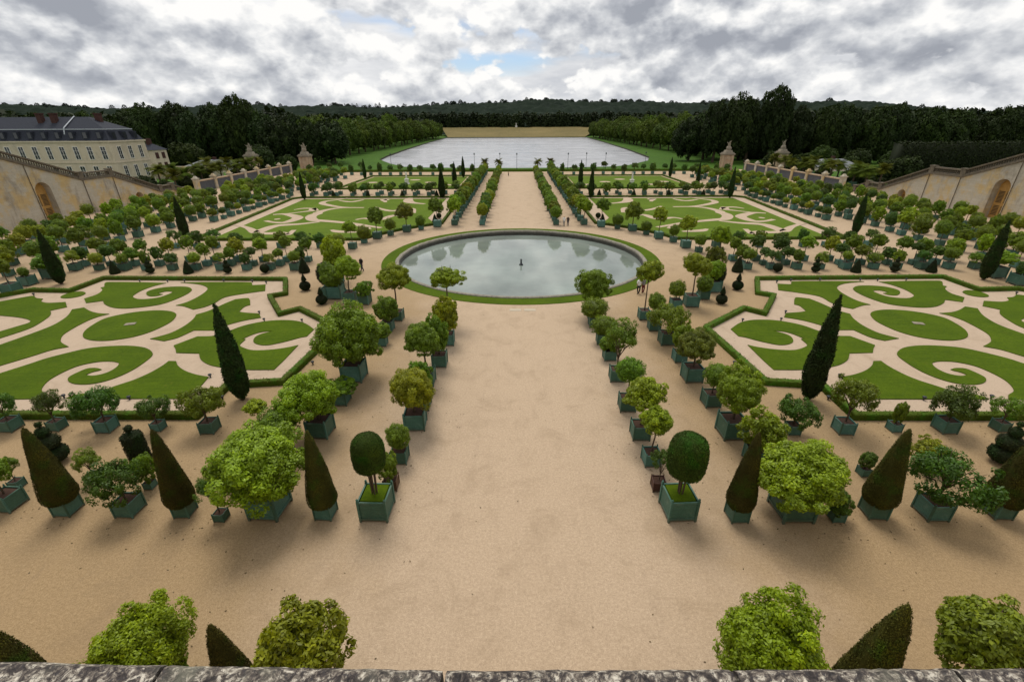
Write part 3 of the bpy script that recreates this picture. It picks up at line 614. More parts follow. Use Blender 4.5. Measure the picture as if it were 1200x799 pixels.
def branch_mesh(seed):
    r = random.Random(seed); mb = MB()
    mb.tube([(0, 0, -.1), (.03, .02, .25), (-.02, .03, .5)], [.06, .05, .045], 7)
    for k in range(9):
        a = TAU*k/9+r.uniform(-.4, .4); q = r.uniform(.5, 1.0); z = r.uniform(.8, 1.35)
        mb.tube([(0, 0, .25+.03*k), (q*.45*math.cos(a), q*.45*math.sin(a), .35+.4*z), (q*math.cos(a), q*math.sin(a), z)], [.03, .02, .006], 5)
    return mb.mesh('branches', BARK, smooth=True)
BRANCH = [branch_mesh(s+40) for s in range(3)]
NAMES = {'orange': ('orange_tree', 'orange tree', 'orange trees in green tubs'), 'ball': ('clipped_bay_tree', 'bay tree', 'clipped ball trees in tubs'),
         'bush': ('potted_shrub', 'potted shrub', 'leafy shrubs in tubs'), 'pom': ('potted_sapling', 'potted sapling', 'loose saplings in tubs'),
         'cone': ('cone_topiary', 'topiary', 'clipped cones in tubs'), 'cyl': ('cylinder_topiary', 'topiary', 'cylinder topiaries on stems')}
pick = random.Random(3)
def part(name, me, parent, loc=(0, 0, 0), scl=(1, 1, 1), rz=0, color=None):
    o = bpy.data.objects.new(name, me); link(o, parent); o.location = loc; o.scale = scl; o.rotation_euler = (0, 0, rz)
    if color: o.color = color
    return o
def plant(kind, X, Y, tub, cw, top, tint, label, zr=.85, detail=True, rusty=False, rz=None, group=None):
    nm, cat, grp = NAMES[kind]
    if rz is None: rz = pick.uniform(-.06, .06)
    root = empty(nm, (X, Y, 0), rz); tag(root, label, cat, group or grp)
    tub *= .86*((.76 if abs(X) > 13.5 and Y < 25 else 1) if detail else .84)*(.88 if kind == 'cone' and Y > 12 else 1)
    tubh = tub*.92
    m = RUSTY if rusty else TUB
    if detail:
        pl = part('planter', PLANTER[m.name], root, scl=(tub,)*3)
        for q in POSTS[m.name]: part('corner_post', q, pl)
    else:
        pl = part('planter', SPLANTER, root, scl=(tub,)*3)
    soil = part('grass_top' if kind == 'cyl' else 'soil', GRASSM if kind == 'cyl' else SOILM, root, scl=(tub,)*3)
    rx = cw/2*(1 if kind in ('cone', 'cyl') else .93); top *= (1 if kind in ('cone', 'cyl') else .97); col = TINT[tint or 'g']
    j = lambda a: pick.uniform(1-a, 1+a)
    col = (col[0]*j(.14), col[1]*j(.1), col[2], 1)
    if kind == 'cone':
        hh = top-tubh*.9
        part('crown', pick.choice(CONES), root, (0, 0, tubh*.9), (rx/.85, rx/.85, hh/3.2), pick.uniform(0, 6), TINT['yew'])
        part('trunk', pick.choice(TRUNKS), root, (0, 0, tubh*.8), (1, 1, .6))
        return root
    if kind == 'cyl':
        s = rx/.78; ch = 1.78*s*1.12
        part('crown', CYL, root, (0, 0, top-ch), (s, s, s*1.12), pick.uniform(0, 6), TINT['cyl'])
        mb = MB()
        for k in range(5):
            a = TAU*k/5; mb.tube([(.1*math.cos(a), .1*math.sin(a), tubh*.85), (.16*math.cos(a), .16*math.sin(a), top-ch*.85)], .035, 6)
        mb.obj('stems', BARK, root)
        return root
    if kind == 'pom':
        ch = max(min(top-tubh*1.02, cw*.75), .5); zc = top-ch*.5
        part('crown', pick.choice(POM), root, (pick.uniform(-.1, .1), 0, zc), (rx*1.05, rx*1.05, ch*.5/.62*.95), pick.uniform(0, 6), col)
        part('branches', pick.choice(BRANCH), root, (0, 0, tubh*.88), (rx*.85, rx*.85, max(top-tubh*1.0, .4)/1.4), pick.uniform(0, 6))
        return root
    lib = {'orange': BIG if cw > 2.6 and detail else MED, 'ball': BALL, 'bush': BUSH}[kind]
    rzz = rx*zr
    if top-2*rzz < tubh*.78: rzz = max((top-tubh*.78)/2, .25)
    if kind == 'bush' and top-2*rzz > tubh*1.15: rzz = (top-tubh*1.05)/2
    zc = top-rzz
    base_rz = {'orange': 1.0, 'ball': .95, 'bush': 1.0}[kind]
    part('crown', pick.choice(lib), root, (pick.uniform(-.05, .05)*cw, pick.uniform(-.05, .05)*cw, zc), (rx*j(.08), rx*j(.08), rzz/base_rz), pick.uniform(0, 6), col).rotation_euler = (pick.uniform(-.12, .12), pick.uniform(-.12, .12), pick.uniform(0, 6))
    th = max(zc-tubh*.85, .3)
    part('trunk', pick.choice(TRUNKS), root, (0, 0, tubh*.85), (min(max(rx*.9, .7), 1.6),)*2+(th,), pick.uniform(0, 6))
    return root
FIX = {'light feathery bush in tub': 1.75, 'low dark green shrub half hidden': 1.5, 'dark round shrub in small tub pressed': 2.0, 'low dark shrub in small tub tucked': 1.5, 'tiny dark spiky': 1.5,
       'brown clipped cone in green tub at the right edge': 4.1}
for kind, X, Y, tub, cw, top, tint, label, zr in NEAR_PLANTS:
    for k, v in FIX.items():
        if label.startswith(k): top = max(top, v)
    plant(kind, X, Y, tub, cw, top, tint, label, zr, detail=Y < 62, rusty='rusty' in label)

# ------------------------------------------------------------------ regular plantings further off
ORD = ['first', 'second', 'third', 'fourth', 'fifth', 'sixth', 'seventh', 'eighth', 'ninth', 'tenth', 'eleventh', 'twelfth', 'thirteenth', 'fourteenth', 'fifteenth', 'sixteenth',
       'seventeenth', 'eighteenth', 'nineteenth', 'twentieth', 'twenty-first', 'twenty-second', 'twenty-third', 'twenty-fourth', 'twenty-fifth', 'twenty-sixth', 'twenty-seventh', 'twenty-eighth', 'twenty-ninth', 'thirtieth', 'thirty-first', 'thirty-second', 'thirty-third', 'thirty-fourth']
KW = {'orange': 'round orange tree', 'ball': 'clipped ball tree', 'bush': 'leafy shrub', 'pom': 'thin sapling'}
for side, sn in ((-1, 'left'), (1, 'right')):
    # rows between the near and far beds
    cols = [24.4+3.05*k for k in range(11)]
    for k, X in enumerate(cols):
        if k == 0: continue
        kd = ['pom', 'ball', 'pom', 'bush'][k % 4]
        plant(kd, side*(X+pick.uniform(-.2, .2)), 54.1, pick.uniform(.85, 1.15), pick.uniform(1.3, 1.9), pick.uniform(2.0, 2.7), pick.choice('gdgy'),
              '%s in small tub, %s from avenue, front row behind near %s bed' % (KW[kd], ORD[k-1], sn), detail=True)
        if (k*7+(side > 0)*2) % 6 != 0:
            plant('bush' if k % 3 == 1 else 'orange', side*(X+pick.uniform(-.3, .3)), 55.9, pick.uniform(.9, 1.2), pick.uniform(1.5, 2.1), pick.uniform(2.3, 3.0), pick.choice('gddg'),
                  'green %s in tub, %s from avenue, middle row behind near %s bed' % ('shrub' if k % 3 == 1 else 'standard orange tree', ORD[k-1], sn), detail=False)
        plant('orange', side*(X+pick.uniform(-.3, .3)), 57.8, pick.uniform(1.0, 1.25), pick.uniform(1.8, 2.3), pick.uniform(3.0, 3.7), pick.choice('gggdy'),
              'round orange tree in tub, %s from avenue, back row behind near %s bed' % (ORD[k-1], sn), zr=1.0, detail=False)
    for k in range(8):
        kd = ['bush', 'pom'][k % 2]
        plant(kd, side*(28.5+3.05*k+pick.uniform(-.3, .3)), 65.2, pick.uniform(1.0, 1.3), pick.uniform(1.6, 2.2), pick.uniform(2.2, 3.0), pick.choice('gdd'),
              '%s in tub, %s from pool, along near hedge of far %s bed' % (KW[kd], ORD[k], sn), detail=False)
    # avenue rows
    for row, X0 in (('inner', 6.5), ('outer', 11.4)):
        for k in range(25):
            Y = 81.6+3.65*k
            kd = 'orange' if (row == 'outer' or k % 3) else 'ball'
            if row == 'inner': tp, w = pick.uniform(3.0, 3.9), pick.uniform(2.3, 2.9)
            else: tp, w = pick.uniform(4.0, 4.9), pick.uniform(2.5, 3.1)
            if k < 2 and row == 'outer': tp = 4.8
            plant(kd, side*X0+pick.uniform(-.15, .15), Y, 1.3 if row == 'inner' else 1.45, w, tp, pick.choice('gggdy' if row == 'inner' else 'gyggyg'),
                  '%s in tub, %s from pool, %s row on %s of far avenue' % ('round orange tree' if kd == 'orange' else 'clipped ball tree', ORD[k], row, sn),
                  zr=1.0, detail=False)
    # groves below the stair walls
    k = 0
    for i in range(12):
        Y = 85.4+2.75*i; bigt = i % 2 == 0
        kd = 'orange' if bigt else 'ball'
        plant(kd, side*(56.4+pick.uniform(-.2, .2)), Y, 1.45 if bigt else 1.05, 2.0 if bigt else 1.5, pick.uniform(2.5, 3.1) if bigt else 2.2, pick.choice('gdgy'),
              '%s in %s tub, %s from near end, beside far %s bed' % ('small orange tree' if bigt else 'small clipped ball tree', 'large' if bigt else 'small', ORD[i], sn), detail=False)
    for ri, X in enumerate((60.6, 64.6, 68.6, 72.6, 76.6)):
        for i in range(33):
            Y = 51.5+3.45*i+(ri % 2)*1.7+pick.uniform(-.5, .5)
            if Y > 163 or (ri == 4 and (Y < 70 or Y > 112)) or (ri == 3 and Y > 140) or pick.random() < .06: continue
            kd = ('orange', 'ball', 'bush')[(i+ri) % 3]
            w = pick.uniform(2.0, 2.7); tp = pick.uniform(3.1, 4.0)
            plant(kd, side*(X+pick.uniform(-.6, .6)), Y, pick.uniform(1.15, 1.45), w, tp, pick.choice('ggggdyyg'),
                  '%s in tub, %s from near end, %s row of %s stair grove' % (KW[kd], ORD[i], ORD[ri], sn), zr=.95, detail=False)
    # strip at the head of the far beds
    for k in range(12):
        for rr, Y in enumerate((118.6, 121.5)):
            kd = ('pom', 'orange', 'bush')[(k+rr) % 3]
            plant(kd, side*(15.5+3.3*k+pick.uniform(-.4, .4)), Y, pick.uniform(1.1, 1.4), pick.uniform(1.9, 2.6), pick.uniform(2.8, 3.5), pick.choice('ddg'),
                  '%s in tub, %s from avenue, %s row behind far %s bed' % (KW[kd], ORD[k], ('near', 'back')[rr], sn), detail=False)
    for k in range(17):
        kd = ('orange', 'pom')[k % 2] if k % 3 else 'bush'
        plant(kd, side*(16+3.6*k+pick.uniform(-.5, .5)), 171.5+pick.uniform(-.6, .6), 1.3, pick.uniform(2.0, 2.6), pick.uniform(3.4, 4.6), 'd',
              'dark %s, %s from avenue, last row before the lake, %s side' % (KW[kd], ORD[k], sn), detail=False)
    # groves beyond the far corners
    for ri, X in enumerate((57.5, 63.5)):
        for i in range(6):
            plant('orange', side*(X+pick.uniform(-.5, .5)), 119+8.2*i+ri*3.5, 1.4, pick.uniform(2.3, 2.9), pick.uniform(3.0, 3.8), pick.choice('gdy'),
                  'round tree in tub beside last %s lawn, %s from far bed, %s row' % (sn, ORD[i], ('inner', 'outer')[ri]), detail=False)

# ------------------------------------------------------------------ cypresses and little ground topiaries
def cypress(X, Y, h, w, label):
    root = empty('cypress', (X, Y, 0), pick.uniform(0, 6)); tag(root, label, 'cypress', 'columnar cypresses at the bed corners')
    part('crown', pick.choice(CYP), root, (0, 0, .12), (w, w, h/6.5), 0, TINT['cyp'])
    mb = MB(); mb.tube([(0, 0, -.1), (0, 0, .6)], [.16, .12], 8); mb.obj('trunk', BARK, root)
CY = [(-18.2, 24.9, 6.5, .98, 'tall dark cypress at the front corner of the near left bed'), (18.2, 24.9, 7.0, 1.0, 'tall dark cypress at the front corner of the near right bed'),
      (-51.7, 48.7, 6.0, 1.0, 'leaning dark cypress at the outer back corner of the near left bed'), (52.2, 49.7, 6.5, 1.0, 'dark cypress at the outer back corner of the near right bed'),
      (-52.3, 71.2, 6.3, 1.05, 'dark cypress at the outer front corner of the far left bed'), (53.4, 73.1, 6.2, .95, 'dark cypress at the outer front corner of the far right bed'),
      (-18.4, 114.9, 6.8, 1.25, 'thick dark cypress where the far left bed meets the avenue'), (17.6, 114.1, 6.8, 1.0, 'dark cypress where the far right bed meets the avenue'),
      (-51.2, 112.8, 6.2, .9, 'dark cypress at the outer back corner of the far left bed'), (50.7, 113.4, 6.9, .95, 'dark cypress at the outer back corner of the far right bed'),
      (-18.2, 138.8, 6.5, 1.0, 'dark cypress on the avenue side of the last left lawn, nearer one'), (18.1, 137.8, 6.9, 1.0, 'dark cypress on the avenue side of the last right lawn'),
      (-18.2, 162.6, 6.6, 1.0, 'dark cypress on the avenue side of the last left lawn, farther one'), (-50.2, 158.3, 6.2, .9, 'dark cypress at the outer far corner of the last left lawn'),
      (50.7, 160.3, 6.2, .9, 'dark cypress at the outer far corner of the last right lawn'), (48.5, 129.4, 6.9, .8, 'dark cypress at the outer near corner of the last right lawn')]
for c in CY: cypress(*c)
def stack_prof(kind):
    if kind == 'balls': return arc_prof(.55, .5, 8, .75)+arc_prof(.46, 1.12, 8, .8)+arc_prof(.26, 1.66, 6)+arc_prof(.13, 2.08, 5)
    if kind == 'ball_cone': return arc_prof(.52, .5, 8, .9)+[(.07, .98), (.07, 1.02), (.24, 1.08), (.2, 1.25), (.1, 1.55), (.01, 1.8)]
    if kind == 'cone': return [(.3, 0), (.62, .1), (.62, .3), (.42, .9), (.2, 1.5), (.01, 1.9)]
    if kind == 'col_ball': return [(.3, 0), (.42, .1), (.42, 1.6), (.3, 1.68), (.05, 1.7), (.05, 1.8)]+arc_prof(.16, 1.96, 6)
    if kind == 'ball': return [(.06, 0), (.06, .15)]+arc_prof(.6, .72, 10)
    if kind == 'egg': return [(.08, 0), (.08, .25)]+arc_prof(.8, 1.35, 10, 1.3)
TOPM = {k: topiary_mesh('topiary_foliage', stack_prof(k), 3600, .04, 260+i, wob=.03, jit=.02) for i, k in enumerate(('balls', 'ball_cone', 'cone', 'col_ball', 'ball', 'egg'))}
TN = {'balls': 'tiered ball topiary', 'ball_cone': 'ball topiary with cone tip', 'cone': 'small clipped cone', 'col_ball': 'column topiary with ball tip', 'ball': 'dark clipped ball', 'egg': 'dark egg shaped topiary'}
def topiary(kind, X, Y, s, where):
    root = empty('ground_topiary', (X, Y, 0), pick.uniform(0, 6)); tag(root, 'dark %s %s' % (TN[kind].replace('dark ', ''), where), 'topiary', 'small dark topiaries on the gravel')
    part('foliage', TOPM[kind], root, scl=(s, s, s), color=TINT['top'])
    mb = MB(); mb.tube([(0, 0, -.05), (0, 0, .3)], .06, 6); mb.obj('stem', BARK, root)
for sd, sn in ((-1, 'left'), (1, 'right')):
    topiary('ball_cone', sd*19.7, 42.2, 1.0, 'by the point of the near %s bed' % sn)
    topiary('ball_cone', sd*23.1, 46.4, 1.05, 'in the notch of the near %s bed' % sn)
    topiary('cone', sd*26.0, 53.0, 1.0, 'at the inner back corner of the near %s bed' % sn)
    for k, (X, kd) in enumerate(((30.6, 'ball'), (35.1, 'balls'), (39.9, 'cone'), (44.45, 'balls'), (48.8, 'cone'))):
        topiary(kd, sd*X, 52.7, .85, 'behind near %s bed, %s from its inner corner' % (sn, ORD[k]))
    topiary('egg', sd*20.8, 46.9, 1.25, 'just behind the notch of the near %s bed' % sn)
topiary('balls', -24.7, 18.8, 1.15, 'beside the leftmost whole cone')
topiary('col_ball', -20.2, 18.8, 1.1, 'behind the tall left cone')
topiary('balls', 24.7, 18.9, 1.15, 'near the right edge before the hedge')
for sd, sn in ((-1, 'left'), (1, 'right')):
    for k in range(4): topiary('cone', sd*(20+8.5*k), 116.6, .9, 'at head of far %s bed, %s from avenue' % (sn, ORD[k]))
    topiary('ball', sd*15.0, 87.5, .8, 'between the avenue and the far %s bed' % sn)
    topiary('cone', sd*15.2, 84.0, .8, 'at the inner near corner of the far %s bed' % sn)

# ------------------------------------------------------------------ ground, pool, beds
PC = (0.15, 60.1)
def circle(r, n=96, c=PC): return [(c[0]+r*math.cos(TAU*i/n), c[1]+r*math.sin(TAU*i/n)) for i in range(n)]
def rect(x0, x1, y0, y1): return [(x0, y0), (x1, y0), (x1, y1), (x0, y1)]
def structure(name, me): return tag(link(bpy.data.objects.new(name, me)), kind='structure')
structure('gravel_ground', fill_mesh('gravel_ground', [[(-112, -30), (112, -30), (112, 125), (87, 125), (87, 189), (-87, 189), (-87, 125), (-112, 125)], circle(16.2)], 0, GRAVEL, depth=3.2))
for q_ in (-1, 1): structure('terrace_lawn', fill_mesh('terrace_lawn', [rect(*sorted((q_*87.01, q_*112)), 125.01, 186)], -.02, MEADOW, depth=3))
LAKE = [(-57, 246), (-45, 241), (-20, 237.5), (0, 236.5), (20, 237.5), (48, 243), (58, 252), (76, 283), (86, 318), (96, 430), (108, 620), (119, 842), (-118, 842), (-110, 640), (-98, 440), (-90, 340), (-85, 302), (-70, 268)]
gm = fill_mesh('meadow_ground', [rect(-6000, 6000, 186, 9000), LAKE], -3, MEADOW)
structure('grass_ground', gm)
structure('side_ground', fill_mesh('side_ground', [rect(-6000, -112.01, -60, 185.99)], -.6, MEADOW))
structure('side_ground', fill_mesh('side_ground', [rect(112.01, 6000, -60, 185.99)], -.6, MEADOW))
structure('lake', fill_mesh('lake', [rect(-140, 140, 230, 850)], -4.0, LAKEWATER))
mb = MB(); n = len(LAKE)
mb.add([(x, y, -3.0) for x, y in LAKE]+[(x, y, -4.6) for x, y in LAKE], [(i, (i+1) % n, n+(i+1) % n, n+i) for i in range(n)])
structure('lake_bank', mb.mesh('lake_bank', simple('shaded_bank', (.05, .05, .03), .9, .4, .5, .4)))  # the bank's shadow is put into its dark colour
# sloping hay field beyond the lake
mb = MB(); mb.add([(-116, 846, -2.98), (117, 846, -2.98), (168, 1010, 11.5), (-150, 1010, 11.5), (-150, 1060, 12), (168, 1060, 12)], [(0, 1, 2, 3), (3, 2, 5, 4)])
structure('dry_field', mb.mesh('dry_field', HAY))
# basin: grass ring, stone coping, inner wall, water
rg = fill_mesh('grass_ring', [circle(18.15), circle(16.5)], .05, LAWN, depth=.08)
tag(link(bpy.data.objects.new('grass_ring', rg)), kind='structure')
basin = empty('round_pool_basin', (PC[0], PC[1], 0)); tag(basin, 'great round stone rimmed basin filled with still water in the middle of the garden', 'pool')
def ring_mesh(prof, n=96, jit=0):
    V = []; F = []; m = len(prof); r = random.Random(5)
    for i in range(n):
        a = TAU*i/n; q = r.uniform(-jit, jit)
        for ra, z in prof: V.append(((ra+q)*math.cos(a), (ra+q)*math.sin(a), z+q*.5))
    for i in range(n):
        for k in range(m): F.append((i*m+k, ((i+1) % n)*m+k, ((i+1) % n)*m+(k+1) % m, i*m+(k+1) % m))
    x = MB(); x.add(V, F); return x
ring_mesh([(15.98, .10), (16.1, .17), (16.38, .17), (16.46, .10), (16.46, -.12), (16.3, -.2), (16.0, -.2), (15.95, -.06)], 140, .035).obj('stone_rim', RIMSTONE, basin)
ring_mesh([(15.93, -.19), (16.3, -.19), (16.3, -1.4), (15.93, -1.4)], 96, .02).obj('basin_wall', simple('dark_basin_stone', (.055, .052, .042), .5, .45, 1.5, .4), basin)  # inner wall in a darker tone than the rim
wm = fill_mesh('water', [circle(15.95, 96, (0, 0))], -.6, POOLWATER); link(bpy.data.objects.new('water', wm), basin)
mb = MB(); mb.lathe([(.28, -1.0), (.26, -.5), (.12, -.42), (.10, .05), (.16, .12), (.05, .2)], 12); noz = mb.obj('fountain_nozzle', IRON); noz.location = (PC[0]+.05, 58.2, 0)
tag(noz, 'dark fountain nozzle standing out of the pool water', 'fountain nozzle')
# people-high grate where the pool meets the avenue
for k in range(2):
    mb = MB(); mb.box(-.55, .55, -.3, .3, 0, .012)
    for q in range(9): mb.box(-.5+q*.12, -.46+q*.12, -.26, .26, .0125, .022)
    o = mb.obj('drain_cover', simple('pale_metal_grate', (.42, .36, .27), .7, .1, 3, .1)); o.location = (-.55+1.4*k, 40.6, .004)
    tag(o, '%s of the two pale drain covers in the gravel before the pool' % ('left one', 'right one')[k], 'drain cover', 'drain covers before the pool')

def smooth_loop(pts, sub=4):
    out = []; n = len(pts)
    for i in range(n):
        p0, p1, p2, p3 = pts[i-1], pts[i], pts[(i+1) % n], pts[(i+2) % n]
        a = p0 if not p1[2] else p1; b = p3 if not p2[2] else p2
        if p1[2]: a = (2*p1[0]-p2[0], 2*p1[1]-p2[1])
        if p2[2]: b = (2*p2[0]-p1[0], 2*p2[1]-p1[1])
        m = 1 if (p1[2] and p2[2]) else sub
        for k in range(m):
            t = k/m; t2 = t*t; t3 = t2*t
            out.append(tuple(.5*(2*p1[c]+(-a[c]+p2[c])*t+(2*a[c]-5*p1[c]+4*p2[c]-b[c])*t2+(-a[c]+3*p1[c]-3*p2[c]+b[c])*t3) for c in (0, 1)))
    return out
LAWNW = ['back inner corner lawn with a stepped edge', 'back lawn with a sand spiral', 'notched lawn beside the bed point', 'oval lawn at the heart of the bed', 'lawn hook beside the bed corner', 'front lawn before the hedge', 'front lawn with a big sand spiral',
         'arched lawn outside the oval', 'little oval lawn at the back edge', 'outer back lawn with a sand hook']
def hedge_obj(path, label, w=.46, h=.42, closed=False):
    """low clipped box hedge: a rounded bar with leafy faces along a path"""
    pts = [Vector((p[0], p[1], 0)) for p in path]; m = len(pts); L = []
    def off(i):
        a = pts[i-1] if (closed or i) else None; b = pts[(i+1) % m] if (closed or i < m-1) else None
        d1 = (pts[i]-a).normalized() if a is not None else None; d2 = (b-pts[i]).normalized() if b is not None else None
        if d1 is None: d1 = d2
        if d2 is None: d2 = d1
        n1 = Vector((-d1.y, d1.x, 0)); n2 = Vector((-d2.y, d2.x, 0)); nn = (n1+n2)
        if nn.length < 1e-4: return n1
        nn.normalize(); return nn/max(nn.dot(n1), .35)
    prof = [(-.5, 0), (-.5, .8), (-.42, 1), (.42, 1), (.5, .8), (.5, 0)]; V = []; F = []
    for i in range(m):
        o = off(i)
        for q, z in prof: V.append(tuple(pts[i]+o*(q*w*.94)+Vector((0, 0, z*h*.97))))
    k = len(prof); tot = m if closed else m-1
    for i in range(tot):
        for q in range(k-1): a = i*k+q; b = ((i+1) % m)*k+q; F.append((a, b, b+1, a+1))
    if not closed: F += [tuple(range(k-1, -1, -1)), tuple(range((m-1)*k, m*k))]
    T = []
    for f in F:
        for q in range(1, len(f)-1): T.append((f[0], f[q], f[q+1]))
    # leaves
    seg = [(pts[i], pts[(i+1) % m]) for i in range(tot)]; P = []; NN = []
    r = random.Random(len(path)*7+int(abs(pts[0].x)*10))
    dens = 60 if pts[0].y < 60 and pts[-1].y < 60 else 22
    for a, b in seg:
        d = b-a; ln = d.length
        if ln < 1e-3: continue
        nrm = Vector((-d.y, d.x, 0)).normalized()
        for _ in range(int(ln*dens*1.6)):
            t = r.random(); u = r.random()
            if u < .34: p = (-.5*w, r.random()*h); nv = -nrm
            elif u < .68: p = (.5*w, r.random()*h); nv = nrm
            else: p = (r.uniform(-.5, .5)*w, h); nv = Vector((0, 0, 1))
            q = a+d*t+nrm*p[0]+Vector((0, 0, p[1]))+nv*r.uniform(-.02, .03); P.append(tuple(q)); NN.append(tuple((nv+Vector((r.gauss(0, .5), r.gauss(0, .5), r.gauss(0, .5)))).normalized()))
    P = np.array(P); NN = np.array(NN); a = (.05 if dens > 50 else .085)*(.7+.6*rng.random(len(P)))
    V1, F1 = quads(P, NN, a, a*.6, 5)
    me = join_quads_tris('box_hedge', V1, F1, np.repeat(.3+.6*rng.random(len(P)), 4), np.array(V), np.array(T), np.full(len(V), .45), YEW)
    o = link(bpy.data.objects.new('box_hedge', me)); o.color = TINT['box']
    return tag(o, label, 'hedge', 'low box hedges round the beds')
hd = [tuple(p) for p in BED_HEDGE]
for sd, sn in ((-1, 'left'), (1, 'right')):
    full = hd+[(55.6, 42.6), (60.5, 40.0), (60.5, 22.83)]
    path = [(sd*x, y) for x, y in full]
    structure('bed_gravel', fill_mesh('bed_gravel', [path], .004, PINK))
    hedge_obj(path, 'low clipped box hedge with a stepped outline round the near %s bed' % sn, closed=True)
    for nme, lp in zip(LAWNW, BED_LAWNS):
        pts = smooth_loop([(sd*x, y, c) for x, y, c in lp])
        o = structure('bed_lawn', fill_mesh('bed_lawn', [pts], .064, LAWN, depth=.07))
    mb = MB(); mb.box(-.42, .42, -.26, .26, 0, .05); o = mb.obj('stone_slab', OLDSTONE, bevel=.02); o.location = (sd*34.95, 37.1, .064); o.rotation_euler = (0, 0, sd*-.3)
    tag(o, 'small pale stone slab on the oval lawn of the near %s bed' % sn, 'stone slab')
    for k, (x, y) in enumerate(BED_STAKES):
        mb = MB(); mb.lathe([(.05, 0), (.05, .16), (.11, .17), (.12, .26), (.04, .3)], 8); o = mb.obj('garden_spotlight', IRON); o.location = (sd*x, y, .004)
        tag(o, 'tiny dark spotlight at lawn tip of near %s bed, %s from its back' % (sn, ORD[k]), 'spotlight', 'garden spotlights in the near beds')
    # far bed
    a1 = math.asin(13.6/26.0); a0 = math.asin((69.9-60.1)/26.0)
    arc = [(26.0*math.cos(a0+(math.pi/2-a1-a0)*i/14)+.15, 60.1+26.0*math.sin(a0+(math.pi/2-a1-a0)*i/14)) for i in range(15)]
    fpath = [(sd*x, y) for x, y in arc]+[(sd*13.75, 115), (sd*52.6, 115), (sd*54.2, 113), (sd*50.2, 69.9)]
    inset = [(sd*x, y) for x, y in [(27.4*math.cos(a0+.03+(math.pi/2-a1-a0-.06)*i/14)+.15, 60.1+27.6*math.sin(a0+.05+(math.pi/2-a1-a0-.08)*i/14)) for i in range(15)]]+[(sd*17.2, 88), (sd*17.2, 113.2), (sd*51.3, 113.2), (sd*48.2, 71.6), (sd*30, 71.6)]
    structure('bed_gravel', fill_mesh('bed_gravel', [fpath], .004, PINK))
    hedge_obj(fpath, 'low box hedge round the far %s bed, curving along the pool ring' % sn, closed=True)
    structure('bed_lawn', fill_mesh('bed_lawn', [inset], .05, FARLAWN, depth=.05))
    # sand scrolls laid into the lawn
    for w, st in FAR_STROKES:
        pts = [Vector((sd*x, y, 0)) for x, y in st]
        fine = []
        for i in range(len(pts)-1):
            p0, p1, p2, p3 = pts[max(i-1, 0)], pts[i], pts[i+1], pts[min(i+2, len(pts)-1)]
            for k in range(5):
                t = k/5; fine.append(.5*((2*p1)+(p2-p0)*t+(2*p0-5*p1+4*p2-p3)*t*t+(3*p1-p0-3*p2+p3)*t**3))
        fine.append(pts[-1]); mb = MB(); V = []; F = []; hw = w*.085
        for i, p in enumerate(fine):
            d = (fine[min(i+1, len(fine)-1)]-fine[max(i-1, 0)]).normalized(); nrm = Vector((-d.y, d.x, 0)); u = i/(len(fine)-1)
            q = hw*(.35+.65*math.sin(math.pi*min(max(u*1.1, .05), .95)))
            V += [tuple(p+nrm*q+Vector((0, 0, .056+.0004*(w % 7)))), tuple(p-nrm*q+Vector((0, 0, .056+.0004*(w % 7))))]
        for i in range(len(fine)-1): F.append((2*i, 2*i+1, 2*i+3, 2*i+2))
        mb.add(V, F); structure('sand_scroll', mb.mesh('sand_scroll', PINK))
    # last lawn
    structure('last_lawn', fill_mesh('last_lawn', [rect(*sorted((sd*17.0, sd*49.0)), 133, 165)], .03, FARLAWN, depth=.03))
    hedge_obj([(sd*16, 131.5), (sd*50, 131.5), (sd*50, 166.5), (sd*16, 166.5)], 'low box hedge round the last %s lawn before the lake' % sn, closed=True)
    for k in range(5):
        mb = MB(); x0 = 21+6*k; mb.lathe([(.9, .034), (.9, .036)], 14); o = structure('sand_scroll', mb.mesh('sand_scroll', PINK)); o.scale = (1.9, 1.7, 1); o.location = (sd*x0, 141+7*(k % 3), 0)

r_ = np.random.default_rng(77); P = []
for e in NEAR_PLANTS:
    if e[2] < 48:
        n_ = 18 if e[0] in ('orange', 'bush', 'pom') else 5
        q = r_.normal(size=(n_, 2))*(.5*e[4]+.5); P += [(e[1]+a, e[2]+c_, .012) for a, c_ in q if abs(a) > e[3]*.5 or abs(c_) > e[3]*.5]
P += [(r_.uniform(-25, 25), r_.uniform(8, 42), .012) for _ in range(120)]
P = np.array(P); Nn = np.tile([0, 0, 1.], (len(P), 1))+.25*r_.normal(size=(len(P), 3)); Nn /= np.linalg.norm(Nn, axis=1, keepdims=True)
V, F = quads(P, Nn, .035+.03*r_.random(len(P)), .018+.012*r_.random(len(P)), 78)
o = link(bpy.data.objects.new('fallen_leaves', mesh_np('fallen_leaves', V, F, LEAF, np.repeat(.7*r_.random(len(P)), 4)))); o.color = (.10, .065, .02, 1); tag(o, 'dry leaves scattered on the gravel between the tubs', 'fallen leaves', kind='stuff')

